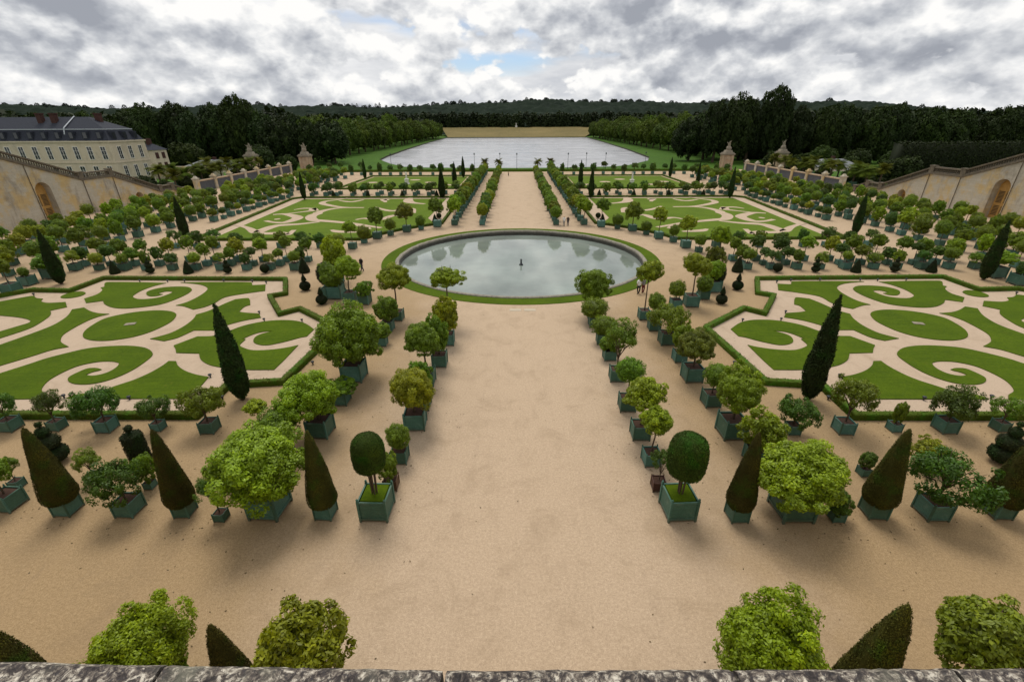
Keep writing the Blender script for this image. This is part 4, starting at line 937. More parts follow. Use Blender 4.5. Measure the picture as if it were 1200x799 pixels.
# ------------------------------------------------------------------ statues, gate pillars, lamp posts
def statue_mesh(mat, h=2.2, seed=1, rear=False):
    """a draped standing figure, one skinned body"""
    me = bpy.data.meshes.new('figure'); V = [(0,0,.5),(0,0,.72),(0,0,.84),(0,0,.95),(.05,.02,.25),(.05,0,0),(-.05,.01,.25),(-.06,0,0),(.12,0,.78),(.17,.05,.6),(-.12,0,.78),(-.2,-.05,.86),(-.25,-.1,1.0)]
    E = [(0,1),(1,2),(2,3),(0,4),(4,5),(0,6),(6,7),(1,8),(8,9),(1,10),(10,11),(11,12)]
    me.from_pydata([tuple(c*h for c in v) for v in V], E, [])
    o = bpy.data.objects.new('figure', me); COL.objects.link(o)
    md = o.modifiers.new('s', 'SKIN'); o.modifiers.new('d', 'SUBSURF').levels = 1
    R_ = [.10,.09,.035,.06,.075,.07,.075,.07,.04,.03,.04,.03,.02]
    for i, r_ in enumerate(R_): me.skin_vertices[0].data[i].radius = (r_*h, r_*h)
    me.skin_vertices[0].data[0].use_root = True
    dg = bpy.context.evaluated_depsgraph_get(); m2 = bpy.data.meshes.new_from_object(o.evaluated_get(dg)); bpy.data.objects.remove(o); m2.materials.clear(); m2.materials.append(mat)
    for p in m2.polygons: p.use_smooth = True
    return m2
FIG = statue_mesh(MARBLE); FIGG = statue_mesh(OLDSTONE, 2.6)
for x, y, sn in ((49.9-16.5, 140, 'right'), (-33.2, 143.5, 'left')):
    root = empty('marble_statue', (x, y, 0)); tag(root, 'white marble statue on a pedestal in the middle of the last %s lawn' % sn, 'statue')
    mb = MB(); mb.box(-.7, .7, -.7, .7, 0, .25); mb.box(-.5, .5, -.5, .5, .25, 1.3); mb.box(-.62, .62, -.62, .62, 1.3, 1.48); mb.obj('pedestal', MARBLE, root, bevel=.02)
    part('figure', FIG, root, (0, 0, 1.48))
def gate_pillar(x, y, s, label, conical):
    root = empty('gate_pillar', (x, y, 0)); tag(root, label, 'gate pillar', 'sculpted gate pillars at the far corners')
    mb = MB(); w = 1.7*s
    mb.box(-w-.25, w+.25, -w-.25, w+.25, -1, .8); mb.obj('plinth', BRICKSTONE, root, bevel=.05)
    mb = MB(); mb.box(-w, w, -w, w, .8, 5.2)
    for a in (-1, 1):
        for b in (-1, 1):
            mb.box(a*w*.78-w*.2, a*w*.78+w*.2, b*(w+.1)-.1, b*(w+.1)+.1, .8, 5.19)
            mb.box(a*(w+.1)-.1, a*(w+.1)+.1, b*w*.78-w*.2, b*w*.78+w*.2, .8, 5.18)
    mb.obj('shaft', BRICKSTONE, root)
    mb = MB(); mb.box(-w-.3, w+.3, -w-.3, w+.3, 5.2, 5.5); mb.box(-w-.45, w+.45, -w-.45, w+.45, 5.5, 5.8); mb.box(-w-.1, w+.1, -w-.1, w+.1, 5.8, 6.15); mb.obj('cornice', OLDSTONE, root, bevel=.04)
    mb = MB(); mb.frustum(1.4, 1.3, 6.15, 1.1, 1.0, 7.0); pd = mb.obj('sculpture_base', OLDSTONE, root, bevel=.08)
    V, F = ico(3, (.95, .75, 1.0), (0, 0, 7.5), .3, np.random.default_rng(int(abs(x)))); part('drapery', mesh_np('drapery', V, F, OLDSTONE, smooth=True), root)
    for k, (dx, hh) in enumerate(((-.55, .85), (.3, 1.05), (.85, .7)) if not conical else ((-.3, .95), (.25, 1.1))):
        part('stone_figure', FIGG, root, (dx*.75, 0, 7.2), (1.2, 1.2, hh*1.1), k*1.3)
gate_pillar(-81.4, 187.5, 1, 'stone gate pillar with a sculpture group at the end of the left side wall', False)
gate_pillar(-102.8, 188.5, 1, 'stone gate pillar with a sculpture group, outermost on the left', False)
gate_pillar(80.4, 188, 1.0, 'stone gate pillar with a sculpture group at the end of the right side wall', True)
gate_pillar(104.5, 194.5, .95, 'stone gate pillar with a pointed sculpture, outermost on the right', True)
for k, (x, y) in enumerate(((-60, 232), (-20, 230), (0, 229), (24, 229), (42, 231), (62, 236), (-8, 231), (33, 232))):
    root = empty('lamp_post', (x, y, -3)); tag(root, 'slender dark lamp post on near lake shore, %s from the left' % ORD[sorted((-60, -20, -8, 0, 24, 33, 42, 62)).index(x)], 'lamp post', 'lamp posts along the lake shore')
    mb = MB(); mb.lathe([(.22, 0), (.22, .5), (.09, .7), (.07, 6.2), (.1, 6.3)], 8); mb.obj('post', IRON, root)
    mb = MB(); mb.lathe([(.1, 6.3), (.26, 6.4), (.3, 6.9), (.1, 7.1), (.02, 7.25)], 8); mb.obj('lantern', GLASS, root)
sf = empty('distant_statue', (0.5, 1006, 11.3)); tag(sf, 'white equestrian height statue on a pedestal beyond the far end of the lake', 'statue')
sf['label'] = 'tiny white statue on a pedestal beyond the far end of the lake'
mb = MB(); mb.box(-2, 2, -1.5, 1.5, 0, 3.5); mb.obj('pedestal', MARBLE, sf); part('figure', FIG, sf, (0, 0, 3.5), (2.6, 2.6, 2.2))

# ------------------------------------------------------------------ stair walls with arches, stairs, side walls
LINE = [(66, 16.6), (95, 6.35), (102.4, 6.35), (115.2, 1.55), (119.5, 1.55), (124, -.05)]
def zline(y):
    if y <= LINE[0][0]: return LINE[0][1]
    for (a, b), (c, d) in zip(LINE, LINE[1:]):
        if y <= c: return b+(d-b)*(y-a)/(c-a)
    return LINE[-1][1]
def arch_pts(y0, y1, ztop, zb=0.0, n=12):
    r = (y1-y0)/2; c = (y0+y1)/2; zs = ztop-r
    return [(y0, zb)]+[(c-r*math.cos(math.pi*i/n), zs+r*math.sin(math.pi*i/n)) for i in range(n+1)]+[(y1, zb)]
BIGA = (84.9, 88.0, 6.9); SMA = (107.0, 109.4, 2.45); EXTRA = (71.5, 74.8, 7.6)
for sd, sn in ((-1, 'left'), (1, 'right')):
    wall = empty('stair_wall', (sd*87, 95, 0)); tag(wall, 'tall stained limestone %s stair wall with arched doors and sloping balustrade' % sn, 'stair wall')
    def L3(x, y, z): return (sd*x, y-95, z)     # local, x measured outward from the wall face
    # wall face with arched openings
    bm = bmesh.new()
    top = [(y, zline(y)) for y in (124, 119.5, 115.2, 102.4, 95, 66)]
    lp = [(66, -.3)]
    for A in (EXTRA, BIGA, SMA): lp += [(A[0], -.3)]+arch_pts(*A, zb=-.3)[1:-1]+[(A[1], -.3)]
    lp += [(124, -.3)]+top
    vs = [bm.verts.new(L3(0, y, z)) for y, z in lp]
    es = [bm.edges.new((vs[i], vs[(i+1) % len(vs)])) for i in range(len(vs))]
    bmesh.ops.triangle_fill(bm, use_beauty=True, edges=es)
    bed = [e for e in bm.edges if len(e.link_faces) == 1]
    r_ = bmesh.ops.extrude_edge_only(bm, edges=bed)
    for g in r_['geom']:
        if isinstance(g, bmesh.types.BMVert): g.co.x += sd*1.5
    bmesh.ops.recalc_face_normals(bm, faces=bm.faces)
    me = bpy.data.meshes.new('wall_face'); bm.to_mesh(me); bm.free(); me.materials.append(LIMESTONE); part('wall_face', me, wall)
    # cornice and balustrade
    for nm, lo, hi, xo, xi, mt in (('cornice', -.02, .26, -.22, 1.2, DARKSTONE), ('balustrade_base', .26, .5, -.1, .5, DARKSTONE), ('handrail', 1.15, 1.42, -.14, .54, DARKSTONE)):
        mb = MB(); pr = LINE
        V = []; F = []
        for y, z in pr: V += [L3(xo, y, z+lo), L3(xi, y, z+lo), L3(xi, y, z+hi), L3(xo, y, z+hi)]
        for i in range(len(pr)-1):
            for q in range(4): F.append((i*4+q, i*4+(q+1) % 4, i*4+4+(q+1) % 4, i*4+4+q))
        F += [(0, 1, 2, 3), tuple(len(V)-4+q for q in (3, 2, 1, 0))]
        mb.add(V, F); mb.obj(nm, mt, wall)
    mb = MB(); y = 66.4
    while y < 123.6:
        z = zline(y); zl = (zline(y-.01), zline(y+.01))
        mb.lathe([(.10, z+.45), (.07, z+.55), (.15, z+.72), (.08, z+.98), (.12, z+1.2)], 6, sd*.2, y-95); y += .42
    mb.obj('balusters', DARKSTONE, wall, smooth=True)
    for y in (76.5, 95, 102.4, 115.2, 119.5, 123.7):
        mb = MB(); z = zline(y); mb.box(*sorted((sd*-.2, sd*.6)), y-95-.55, y-95+.55, z+.2, z+1.5); mb.box(*sorted((sd*-.28, sd*.68)), y-95-.63, y-95+.63, z+1.5, z+1.66); mb.obj('balustrade_pier', DARKSTONE, wall)
    mb = MB(); mb.box(*sorted((0, sd*-.18)), 66-95, 124-95, -.3, .45); 
    for A in (EXTRA, BIGA, SMA): pass
    for y in (84.6, 95.1, 102.5):
        mb2 = MB(); mb2.tube([L3(-.09, y, -.2), L3(-.09, y, zline(y)-.05)], .06, 8); mb2.obj('drain_pipe', DARKSTONE, wall)
    for A in (EXTRA, BIGA, SMA):
        big = A is not SMA
        mb = MB(); ap = arch_pts(*A, zb=-.2)
        mb.add([L3(1.2, y, z) for y, z in ap], [tuple(range(len(ap)))]); mb.add([L3(1.3, y, z) for y, z in ap], [tuple(range(len(ap)))])
        dr = mb.obj('arched_door', DOORWOOD, wall)
        y0, y1, zt = A; c = (y0+y1)/2; hw = (y1-y0)/2
        lv = MB()
        for s_ in (-1, 1):
            for (za, zb) in (((.6, zt*.34), (zt*.4, zt*.70)) if big else ((.3, zt*.55),)):
                n_ = max(int((zb-za)/.22), 2)
                for k in range(n_):
                    z = za+(zb-za)*k/n_; a_, b_ = sorted((c-95+s_*hw*.12, c-95+s_*hw*.78)); lv.box(*sorted((sd*1.13, sd*1.195)), a_, b_, z, z+.11)
        lv.obj('louvres', DARKWOOD, dr)
    # the flight of steps behind the wall and its outer wall
    st = empty('stone_staircase', (sd*98, 95, 0)); tag(st, 'broad flight of stone steps rising behind the %s stair wall' % sn, 'staircase')
    mb = MB(); y = 124.0
    V = []; F = []; k = 0
    pts = []
    y = 66.0
    while y < 124: pts.append((y, zline(y)-.25)); y += .6
    pr = [(66, -.3)]
    for y, z in pts: pr += [(y, z), (y+.6, z)]
    pr += [(pts[-1][0]+.6, -.3)]
    A = [(sd*-9.4, y-95, z) for y, z in pr]; B = [(sd*9.4, y-95, z) for y, z in pr]; n = len(pr)
    mb.add(A+B, [(i, i+1, n+i+1, n+i) for i in range(n-1)]+[tuple(range(n)), tuple(range(2*n-1, n-1, -1))]); mb.obj('steps', LIMESTONE, st)
    mb = MB(); V = []; F = []
    for y, z in LINE: V += [(sd*9.5, y-95, -.3), (sd*10.4, y-95, -.3), (sd*10.4, y-95, z+1.3), (sd*9.5, y-95, z+1.3)]
    for i in range(len(LINE)-1):
        for q in range(4): F.append((i*4+q, i*4+(q+1) % 4, i*4+4+(q+1) % 4, i*4+4+q))
    F += [(0, 1, 2, 3), tuple(len(V)-4+q for q in (3, 2, 1, 0))]; mb.add(V, F); mb.obj('outer_parapet', OLDSTONE, st)
    # side wall with pale piers
    sw = empty('garden_side_wall', (sd*86, 156, 0)); tag(sw, 'low grey wall with pale piers between %s stairs and gate pillar' % sn, 'garden wall')
    mb = MB(); mb.box(-.25, .25, -29, 28.5, -.5, 2.5); mb.obj('wall_panel', GRILLE, sw)
    mb = MB(); mb.box(-.4, .4, -29, 28.5, 2.5, 2.8); mb.obj('wall_coping', BRICKSTONE, sw)
    for k in range(8):
        mb = MB(); y = -28.5+7.9*k; mb.box(-.55, .55, y-.55, y+.55, -.5, 3.2); mb.box(-.7, .7, y-.7, y+.7, 3.2, 3.45); mb.frustum(.5, .5, 3.45, .2, .2, 4.0, 0, y); mb.obj('wall_pier', LIMESTONE, sw)

# ------------------------------------------------------------------ buildings
def window(parent, x, y, z, w, h, face, frame=WHITEPAINT):
    """face 'y' looks towards -Y, face 'x' towards +X"""
    fr = MB(); t = .12
    def bx(m, a0, a1, d0, d1, c0, c1):
        if face == 'y': m.box(x+a0, x+a1, y-d1, y-d0, z+c0, z+c1)
        else: m.box(x+d0, x+d1, y+a0, y+a1, z+c0, z+c1)
    bx(fr, -w/2-t, -w/2, .0, .10, -t, h+t); bx(fr, w/2, w/2+t, 0, .10, -t, h+t); bx(fr, -w/2, w/2, 0, .10, -t, 0); bx(fr, -w/2, w/2, 0, .10, h, h+t)
    bx(fr, -.04, .04, .02, .07, 0, h); bx(fr, -w/2, w/2, .02, .07, h*.33, h*.33+.06); bx(fr, -w/2, w/2, .02, .07, h*.67, h*.67+.06)
    f = fr.obj('window', frame, parent)
    gl = MB(); bx(gl, -w/2, w/2, .003, .03, 0, h); gl.obj('pane', GLASS, f)
B = empty('long_mansard_building', (0, 0, 0)); tag(B, 'long cream stone building with slate mansard roof and red chimneys beyond the left stairs', 'building')
x0, x1, y0, y1 = -195, -117.5, 142, 155.5
mb = MB(); mb.box(x0, x1, y0, y1, -3, 11.9); mb.obj('stone_walls', FACADE, B)
mb = MB(); mb.box(x0-.3, x1+.3, y0-.3, y1+.3, 11.9, 12.3); mb.box(x0-.15, x1+.15, y0-.15, y1+.15, 6.3, 6.55); mb.obj('stone_cornice', FACADE, B)
mb = MB(); cx, cy = (x0+x1)/2, (y0+y1)/2; hx, hy = (x1-x0)/2, (y1-y0)/2
mb.frustum(hx, hy, 12.3, hx-1.6, hy-1.6, 15.2, cx, cy); mb.obj('lower_roof', SLATE, B)
mb = MB(); mb.box(x0+1.45, x1-1.45, y0+1.45, y1-1.45, 15.2, 15.45); mb.obj('roof_flashing', ZINC, B)
mb = MB(); mb.frustum(hx-1.7, hy-1.7, 15.45, hx-9, .4, 18.6, cx, cy); mb.obj('upper_roof', SLATE, B)
for k in range(18):
    X = x1-2.6-4.0*k
    for z in (7.4, 2.1): window(B, X, y0, z, 1.35, 3.3, 'y')
    d = MB(); d.box(X-.75, X+.75, y0+.15, y0+2.2, 12.75, 14.75); dd = d.obj('dormer', SLATE, B)
    g = MB(); g.box(X-.5, X+.5, y0+.08, y0+.147, 12.95, 14.5); g.obj('dormer_pane', GLASS, dd)
for k in range(3):
    Y = y0+2.6+4.1*k
    for z in (7.4, 2.1): window(B, x1, Y, z, 1.35, 3.3, 'x')
    d = MB(); d.box(x1-2.2, x1-.15, Y-.75, Y+.75, 12.75, 14.75); dd = d.obj('dormer', SLATE, B)
    g = MB(); g.box(x1-.147, x1-.08, Y-.5, Y+.5, 12.95, 14.5); g.obj('dormer_pane', GLASS, dd)
for X, Y in ((-124, 149), (-135, 146.5), (-139, 146.5), (-139, 151), (-158, 148), (-176, 149)):
    c = MB(); c.box(X-.7, X+.7, Y-.6, Y+.6, 15, 19.3); c.box(X-.82, X+.82, Y-.72, Y+.72, 19.3, 19.6); c.obj('chimney', REDBRICK, B)
for X in (-130.5, -166):
    c = MB(); c.add([(X-.2, y0+.9, 14.0), (X+.2, y0+.9, 14.0), (X+.2, y0+1.45, 15.75), (X-.2, y0+1.45, 15.75), (X-.2, cy-.4, 18.85), (X+.2, cy-.4, 18.85), (X-.2, cy, 17.9), (X+.2, cy, 17.9)], [(0, 1, 2, 3), (3, 2, 5, 4), (4, 5, 7, 6)]); c.obj('roof_divider', ZINC, B)
B2 = empty('small_brick_house', (0, 0, 0)); tag(B2, 'small pale house with red shutters beside the end of the mansard building', 'house')
mb = MB(); mb.box(-154, -145.3, 195, 203, -3, 7.4); mb.obj('house_walls', FACADE, B2)
mb = MB(); mb.frustum(4.8, 4.5, 7.4, 2.2, .4, 9.6, -149.6, 199); mb.obj('house_roof', SLATE, B2)
c = MB(); c.box(-149, -147.6, 198, 199.4, 8, 11.6); c.obj('chimney', REDBRICK, B2)
for Y in (197, 200.6):
    for z in (.4, 4.2):
        c = MB(); c.box(-145.29, -145.2, Y-.9, Y+.9, z, z+2.3); c.obj('shutter', REDBRICK, B2)
for X in (-151.5, -148):
    for z in (.4, 4.2): window(B2, X, 195, z, 1.1, 2, 'y')
def pavilion(x, y, w, d, h, label):
    P = empty('low_pavilion', (x, y, -3)); tag(P, label, 'pavilion')
    mb = MB(); mb.box(-w, w, -d, d, 0, h); mb.obj('pavilion_walls', FACADE, P)
    mb = MB(); mb.frustum(w+.5, d+.5, h, w*.45, .5, h+2.6); mb.obj('pavilion_roof', PALEROOF, P)
    for k in range(5): window(P, -w*.8+w*.4*k, -d, 1.2, 1.2, 1.9, 'y')
    c = MB(); c.box(-.6, .6, -.5, .5, h+1.5, h+3.6); c.obj('chimney', REDBRICK, P)
pavilion(-128, 206, 11, 5, 3.6, 'low pavilion with a pale roof behind the left palms')
pavilion(126, 196, 9, 5, 3.6, 'low pavilion with a pale roof behind the right palms')
# long clipped hedge terrace on the right, a wall on the left
mb = MB(); mb.box(-30, 30, -.5, .5, -.6, 3.4); o = mb.obj('garden_wall', LIMESTONE); o.location = (-133, 168, 0); tag(o, 'plain pale garden wall beyond the end of the mansard building', 'wall')
def big_hedge(x0, x1, y0, y1, z, label):
    r = np.random.default_rng(9); L = x1-x0; D = y1-y0; n = 26000; u = r.random(n)
    P = np.empty((n, 3)); Nn = np.zeros((n, 3)); top = u < .4
    P[:, 0] = x0+L*r.random(n); P[:, 1] = np.where(top, y0+D*r.random(n), y0+.3*r.normal(size=n)); P[:, 2] = np.where(top, z+.3*r.normal(size=n), z*r.random(n))
    Nn[top, 2] = 1; Nn[~top, 1] = -1; Nn += .5*r.normal(size=(n, 3)); Nn /= np.linalg.norm(Nn, axis=1, keepdims=True)
    V, F = quads(P, Nn, .35*(.6+.8*r.random(n)), .2, 3)
    mb = MB(); mb.box(x0, x1, y0, y1, -.6, z-.1); T = []
    for f in mb.f: T += [(f[0], f[1], f[2]), (f[0], f[2], f[3])]
    me = join_quads_tris('tall_hedge', V, F, np.repeat(.25+.7*r.random(n), 4), np.array(mb.v), np.array(T), np.full(8, .2), WOODLAND)
    o = link(bpy.data.objects.new('tall_hedge', me)); o.color = (.016, .022, .006, 1); tag(o, label, 'hedge')
big_hedge(118, 240, 152, 156, 10.2, 'tall flat topped clipped hedge beyond the right stairs')

# ------------------------------------------------------------------ trees and woods
ft = MB(); ft.tube([(0, 0, -.2), (.02, .01, .3), (-.01, .02, .62)], [.05, .04, .03], 8)
for k in range(5):
    a = TAU*k/5; ft.tube([(0, 0, .3+.05*k), (.12*math.cos(a), .12*math.sin(a), .5+.04*k), (.25*math.cos(a), .25*math.sin(a), .72)], [.022, .016, .006], 6)
FTRUNK = ft.mesh('trunk', BARK, smooth=True)
def tree(X, Y, h, w, label, grp, col, base=-3, squat=.62):
    root = empty('broadleaf_tree', (X, Y, base), pick.uniform(0, 6)); tag(root, label, 'tree', grp)
    part('trunk', FTRUNK, root, scl=(h*.55, h*.55, h*.75))
    rz = h*squat*.5*1.1
    j = pick.uniform(.8, 1.2)
    part('crown', pick.choice(FOREST), root, (0, 0, h-rz*.97), (w/2, w/2, rz), pick.uniform(0, 6), (col[0]*j, col[1]*j, col[2], 1))
DARK = (.024, .040, .008); ROW_GREEN = (.070, .105, .011)  # lake rows get a lighter green than the woods
for sd, sn in ((-1, 'left'), (1, 'right')):
    nrow = 26
    for k in range(nrow):
        Y = 285+21*k; X = sd*(118+(Y-285)*.012+pick.uniform(-1.5, 1.5)); h = pick.uniform(20, 25)
        tree(X, Y, h, pick.uniform(17, 21), 'tall green tree in row along %s lake shore, %s from near end' % (sn, ORD[k]), 'tree rows along the lake', ROW_GREEN, squat=.86)
    for k in range(20):
        Y = 300+27*k; X = sd*(137+pick.uniform(-3, 3))
        tree(X, Y, pick.uniform(23, 30), pick.uniform(18, 24), 'tree in second row behind %s lake shore, %s from near end' % (sn, ORD[k]), 'tree rows along the lake', ROW_GREEN, squat=.86)
# ------------------------------------------------------------------ palms in the side terraces
def palm_mesh(seed, nf=26):
    r = random.Random(seed); V = []; F = []; lv = []
    for k in range(nf):
        a = TAU*k/nf*2.4+r.uniform(-.2, .2); el = r.uniform(-.2, 1.25); ln = r.uniform(1.5, 2.1); p = Vector((0, 0, 0)); d = Vector((math.cos(a)*math.cos(el), math.sin(a)*math.cos(el), math.sin(el)))
        c = r.random(); seg = 9
        for i in range(seg):
            q = p+d*(ln/seg); d = (d+Vector((0, 0, -.17))).normalized(); side = d.cross(Vector((0, 0, 1))).normalized()
            if i > 0:
                for s in (-1, 1):
                    for m in range(2):
                        b = p.lerp(q, m*.5); l = .55*math.sin(math.pi*min((i+m*.5+1)/(seg+.6), 1))+.08; t = b+side*s*l+d*l*.5-Vector((0, 0, .22*l)); n0 = len(V)
                        w = d*.05; V += [tuple(b-w), tuple(b+w), tuple(t+w*.3), tuple(t-w*.3)]; F.append((n0, n0+1, n0+2, n0+3)); lv += [min(max(c*.6+r.random()*.4, 0), 1)]*4
            p = q
    return mesh_np('palm_fronds', V, F, PALM, lv)
PALMS = [palm_mesh(s) for s in range(3)]
pt = MB(); pt.lathe([(.26, 0), (.2, .5), (.22, 1.2), (.18, 1.9), (.25, 2.2), (.1, 2.35)], 9); PTR = pt.mesh('palm_trunk', BARK, smooth=True)
def palm(X, Y, h, s, label, grp, z=0):
    root = empty('potted_palm', (X, Y, z), pick.uniform(0, 6)); tag(root, label, 'palm', grp)
    part('planter', SPLANTER, root, scl=(1.4, 1.4, 1.4))
    part('trunk', PTR, root, (0, 0, 1.1), (1, 1, (h-1.2)/2.35)); part('fronds', pick.choice(PALMS), root, (0, 0, h), (s, s, s), 0, (.060+.03*pick.random(), .085, .010, 1))
for sd, sn in ((-1, 'left'), (1, 'right')):
    for k in range(9):
        palm(sd*(91.5+pick.uniform(-1, 2)), 129+5.6*k+pick.uniform(-1, 1), pick.uniform(4.0, 5.2), pick.uniform(1.3, 1.7), 'bushy palm in tub behind %s side wall, %s from stairs' % (sn, ORD[k]), 'palms behind the side walls')
    for k in range(5):
        palm(sd*(98+pick.uniform(-1, 2)), 131+8*k, pick.uniform(4.4, 5.4), pick.uniform(1.3, 1.7), 'palm in second line behind %s side wall, %s from stairs' % (sn, ORD[k]), 'palms behind the side walls')
for sd, sn in ((-1, 'left'), (1, 'right')):
    for k in range(12):
        X, Y, s_ = sd*(94+pick.uniform(-3, 9)), 129+4.6*k, pick.uniform(2.2, 3.2)
        root = empty('evergreen_shrub', (X, Y, 0)); tag(root, 'dark rounded evergreen shrub among the %s palms, %s from stairs' % (sn, ORD[k]), 'shrub', 'evergreen shrubs among the palms')
        part('crown', pick.choice(FOREST), root, (0, 0, s_*.55), (s_*.75, s_*.75, s_*.62), pick.uniform(0, 6), (.030, .044, .008, 1)); part('trunk', FTRUNK, root, scl=(s_*.4, s_*.4, s_*.5))
for X, Y, w in ((-11.6, 174.3, 'outer left'), (-6.6, 174.5, 'inner left'), (7.4, 174.5, 'inner right'), (11.8, 174.3, 'outer right')): palm(X, Y, 4.0, 1.15, 'dark palm at the far end of the avenue, %s one' % w, 'palms at the end of the avenue')
hedge_obj([(-80, 183), (80, 183)], 'long dark hedge closing the far end of the garden', 1.0, .9)

# dark blocks of wood to the left and right
LB = [(-100, 268, 21), (-110, 262, 23), (-122, 258, 25), (-133, 262, 27), (-144, 259, 33), (-155, 262, 30), (-167, 257, 27), (-178, 262, 30), (-190, 257, 31), (-203, 262, 28), (-216, 256, 27), (-231, 262, 26), (-247, 257, 27), (-263, 262, 25), (-280, 258, 27), (-108, 285, 24), (-128, 285, 27), (-150, 284, 31), (-172, 285, 32), (-195, 284, 31), (-219, 285, 29), (-300, 262, 27), (-322, 262, 26)]
for k, (X, Y, h) in enumerate(LB): tree(X, Y, h, pick.uniform(15, 21), 'big dark tree, %s line of wood left of the lake, %s from lake' % ('front' if k < 15 else 'back' if k < 21 else 'outer', ORD[k if k < 15 else k-15 if k < 21 else k-21]), 'dark wood left of the lake', DARK, squat=.92)
RB = [(98, 280, 24), (107, 268, 30), (115, 262, 35), (124, 266, 30), (134, 262, 36), (146, 262, 29), (158, 258, 27), (170, 262, 29), (183, 258, 28), (197, 262, 28), (212, 258, 28), (228, 262, 27), (245, 258, 26), (262, 262, 26), (280, 258, 26), (110, 290, 29), (130, 288, 31), (152, 286, 29), (176, 285, 30), (202, 286, 29), (228, 285, 28), (300, 262, 27), (322, 262, 26)]
for k, (X, Y, h) in enumerate(RB): tree(X, Y, h, pick.uniform(14, 20), 'big dark tree, %s line of wood right of the lake, %s from lake' % ('front' if k < 15 else 'back' if k < 21 else 'outer', ORD[k if k < 15 else k-15 if k < 21 else k-21]), 'dark wood right of the lake', DARK, squat=.92)
for k, (X, Y, h) in enumerate(((117, 149, 10.5), (108, 205, 9), (117, 200, 8), (132, 213, 11), (142, 205, 10), (152, 198, 10), (163, 205, 11), (175, 198, 10), (188, 204, 11), (202, 198, 10), (216, 204, 11), (112, 152, 5), (116, 158, 6.5), (110, 160, 5))):
    tree(X, Y, h, h*1.15, 'low dark tree behind the right palms, %s from gate pillar' % ORD[k], 'low trees behind the right side wall', (.030, .05, .008), squat=.95)
for k, (X, Y, h) in enumerate(((-112, 212, 10), (-118, 224, 12), (-150, 222, 13), (-163, 215, 14), (-176, 222, 15), (-190, 214, 15), (-206, 222, 16), (-101, 215, 8), (-108, 138, 6.5), (-111, 132, 6), (-114, 127, 5.5))):
    tree(X, Y, h, h*1.1, 'low dark tree between left side wall and wood, %s along' % ORD[k], 'low trees behind the left side wall', (.028, .045, .008), squat=.95)
def wood_mass(name, spots, seed, col, n_each=420, leaf=.12):
    r = np.random.default_rng(seed); Vs = []; Fs = []; Ls = []; off = 0
    for X, Y, Z, w, h in spots:
        d = sph(n_each, r); d[:, 2] = np.abs(d[:, 2])*1.15-.25
        P = np.array([X, Y, Z])+d*np.array([w/2, w/2, h])*(.85+.25*r.random((n_each, 1))); Nn = d+.5*r.normal(size=d.shape); Nn /= np.linalg.norm(Nn, axis=1, keepdims=True)
        V, F = quads(P, Nn, leaf*w*(.6+.8*r.random(n_each)), leaf*w*.6, seed+off); Vs.append(V); Fs.append(F+off); off += len(V); Ls.append(np.repeat(np.clip(r.random()*.5+.5*r.random(n_each), 0, 1), 4))
    o = link(bpy.data.objects.new(name, mesh_np(name, np.concatenate(Vs), np.concatenate(Fs), WOODLAND, np.concatenate(Ls)))); o.color = (*col, 1)
    return tag(o, kind='stuff')
rr = random.Random(21)
# wood closing the far end of the field
sp_ = [(x+rr.uniform(-4, 4), 1022+rr.uniform(-6, 14), 12, rr.uniform(20, 26), rr.uniform(25, 29)) for x in range(-420, 430, 11)]
sp_ += [(sd*(x+rr.uniform(-4, 4)), y+rr.uniform(-6, 6), -3, rr.uniform(20, 26), rr.uniform(26, 32)) for sd in (-1, 1) for x in (160, 185, 215, 250, 290) for y in range(330, 1000, 38)]
sp_ += [(sd*(x+rr.uniform(-4, 4)), 300+rr.uniform(-6, 6), -3, rr.uniform(22, 28), rr.uniform(25, 29)) for sd in (-1, 1) for x in range(150, 700, 18)]
o = wood_mass('far_wood', sp_, 31, (.018, .031, .008)); tag(o, 'dark wood closing the view beyond the lake and behind the tree rows', 'wood')
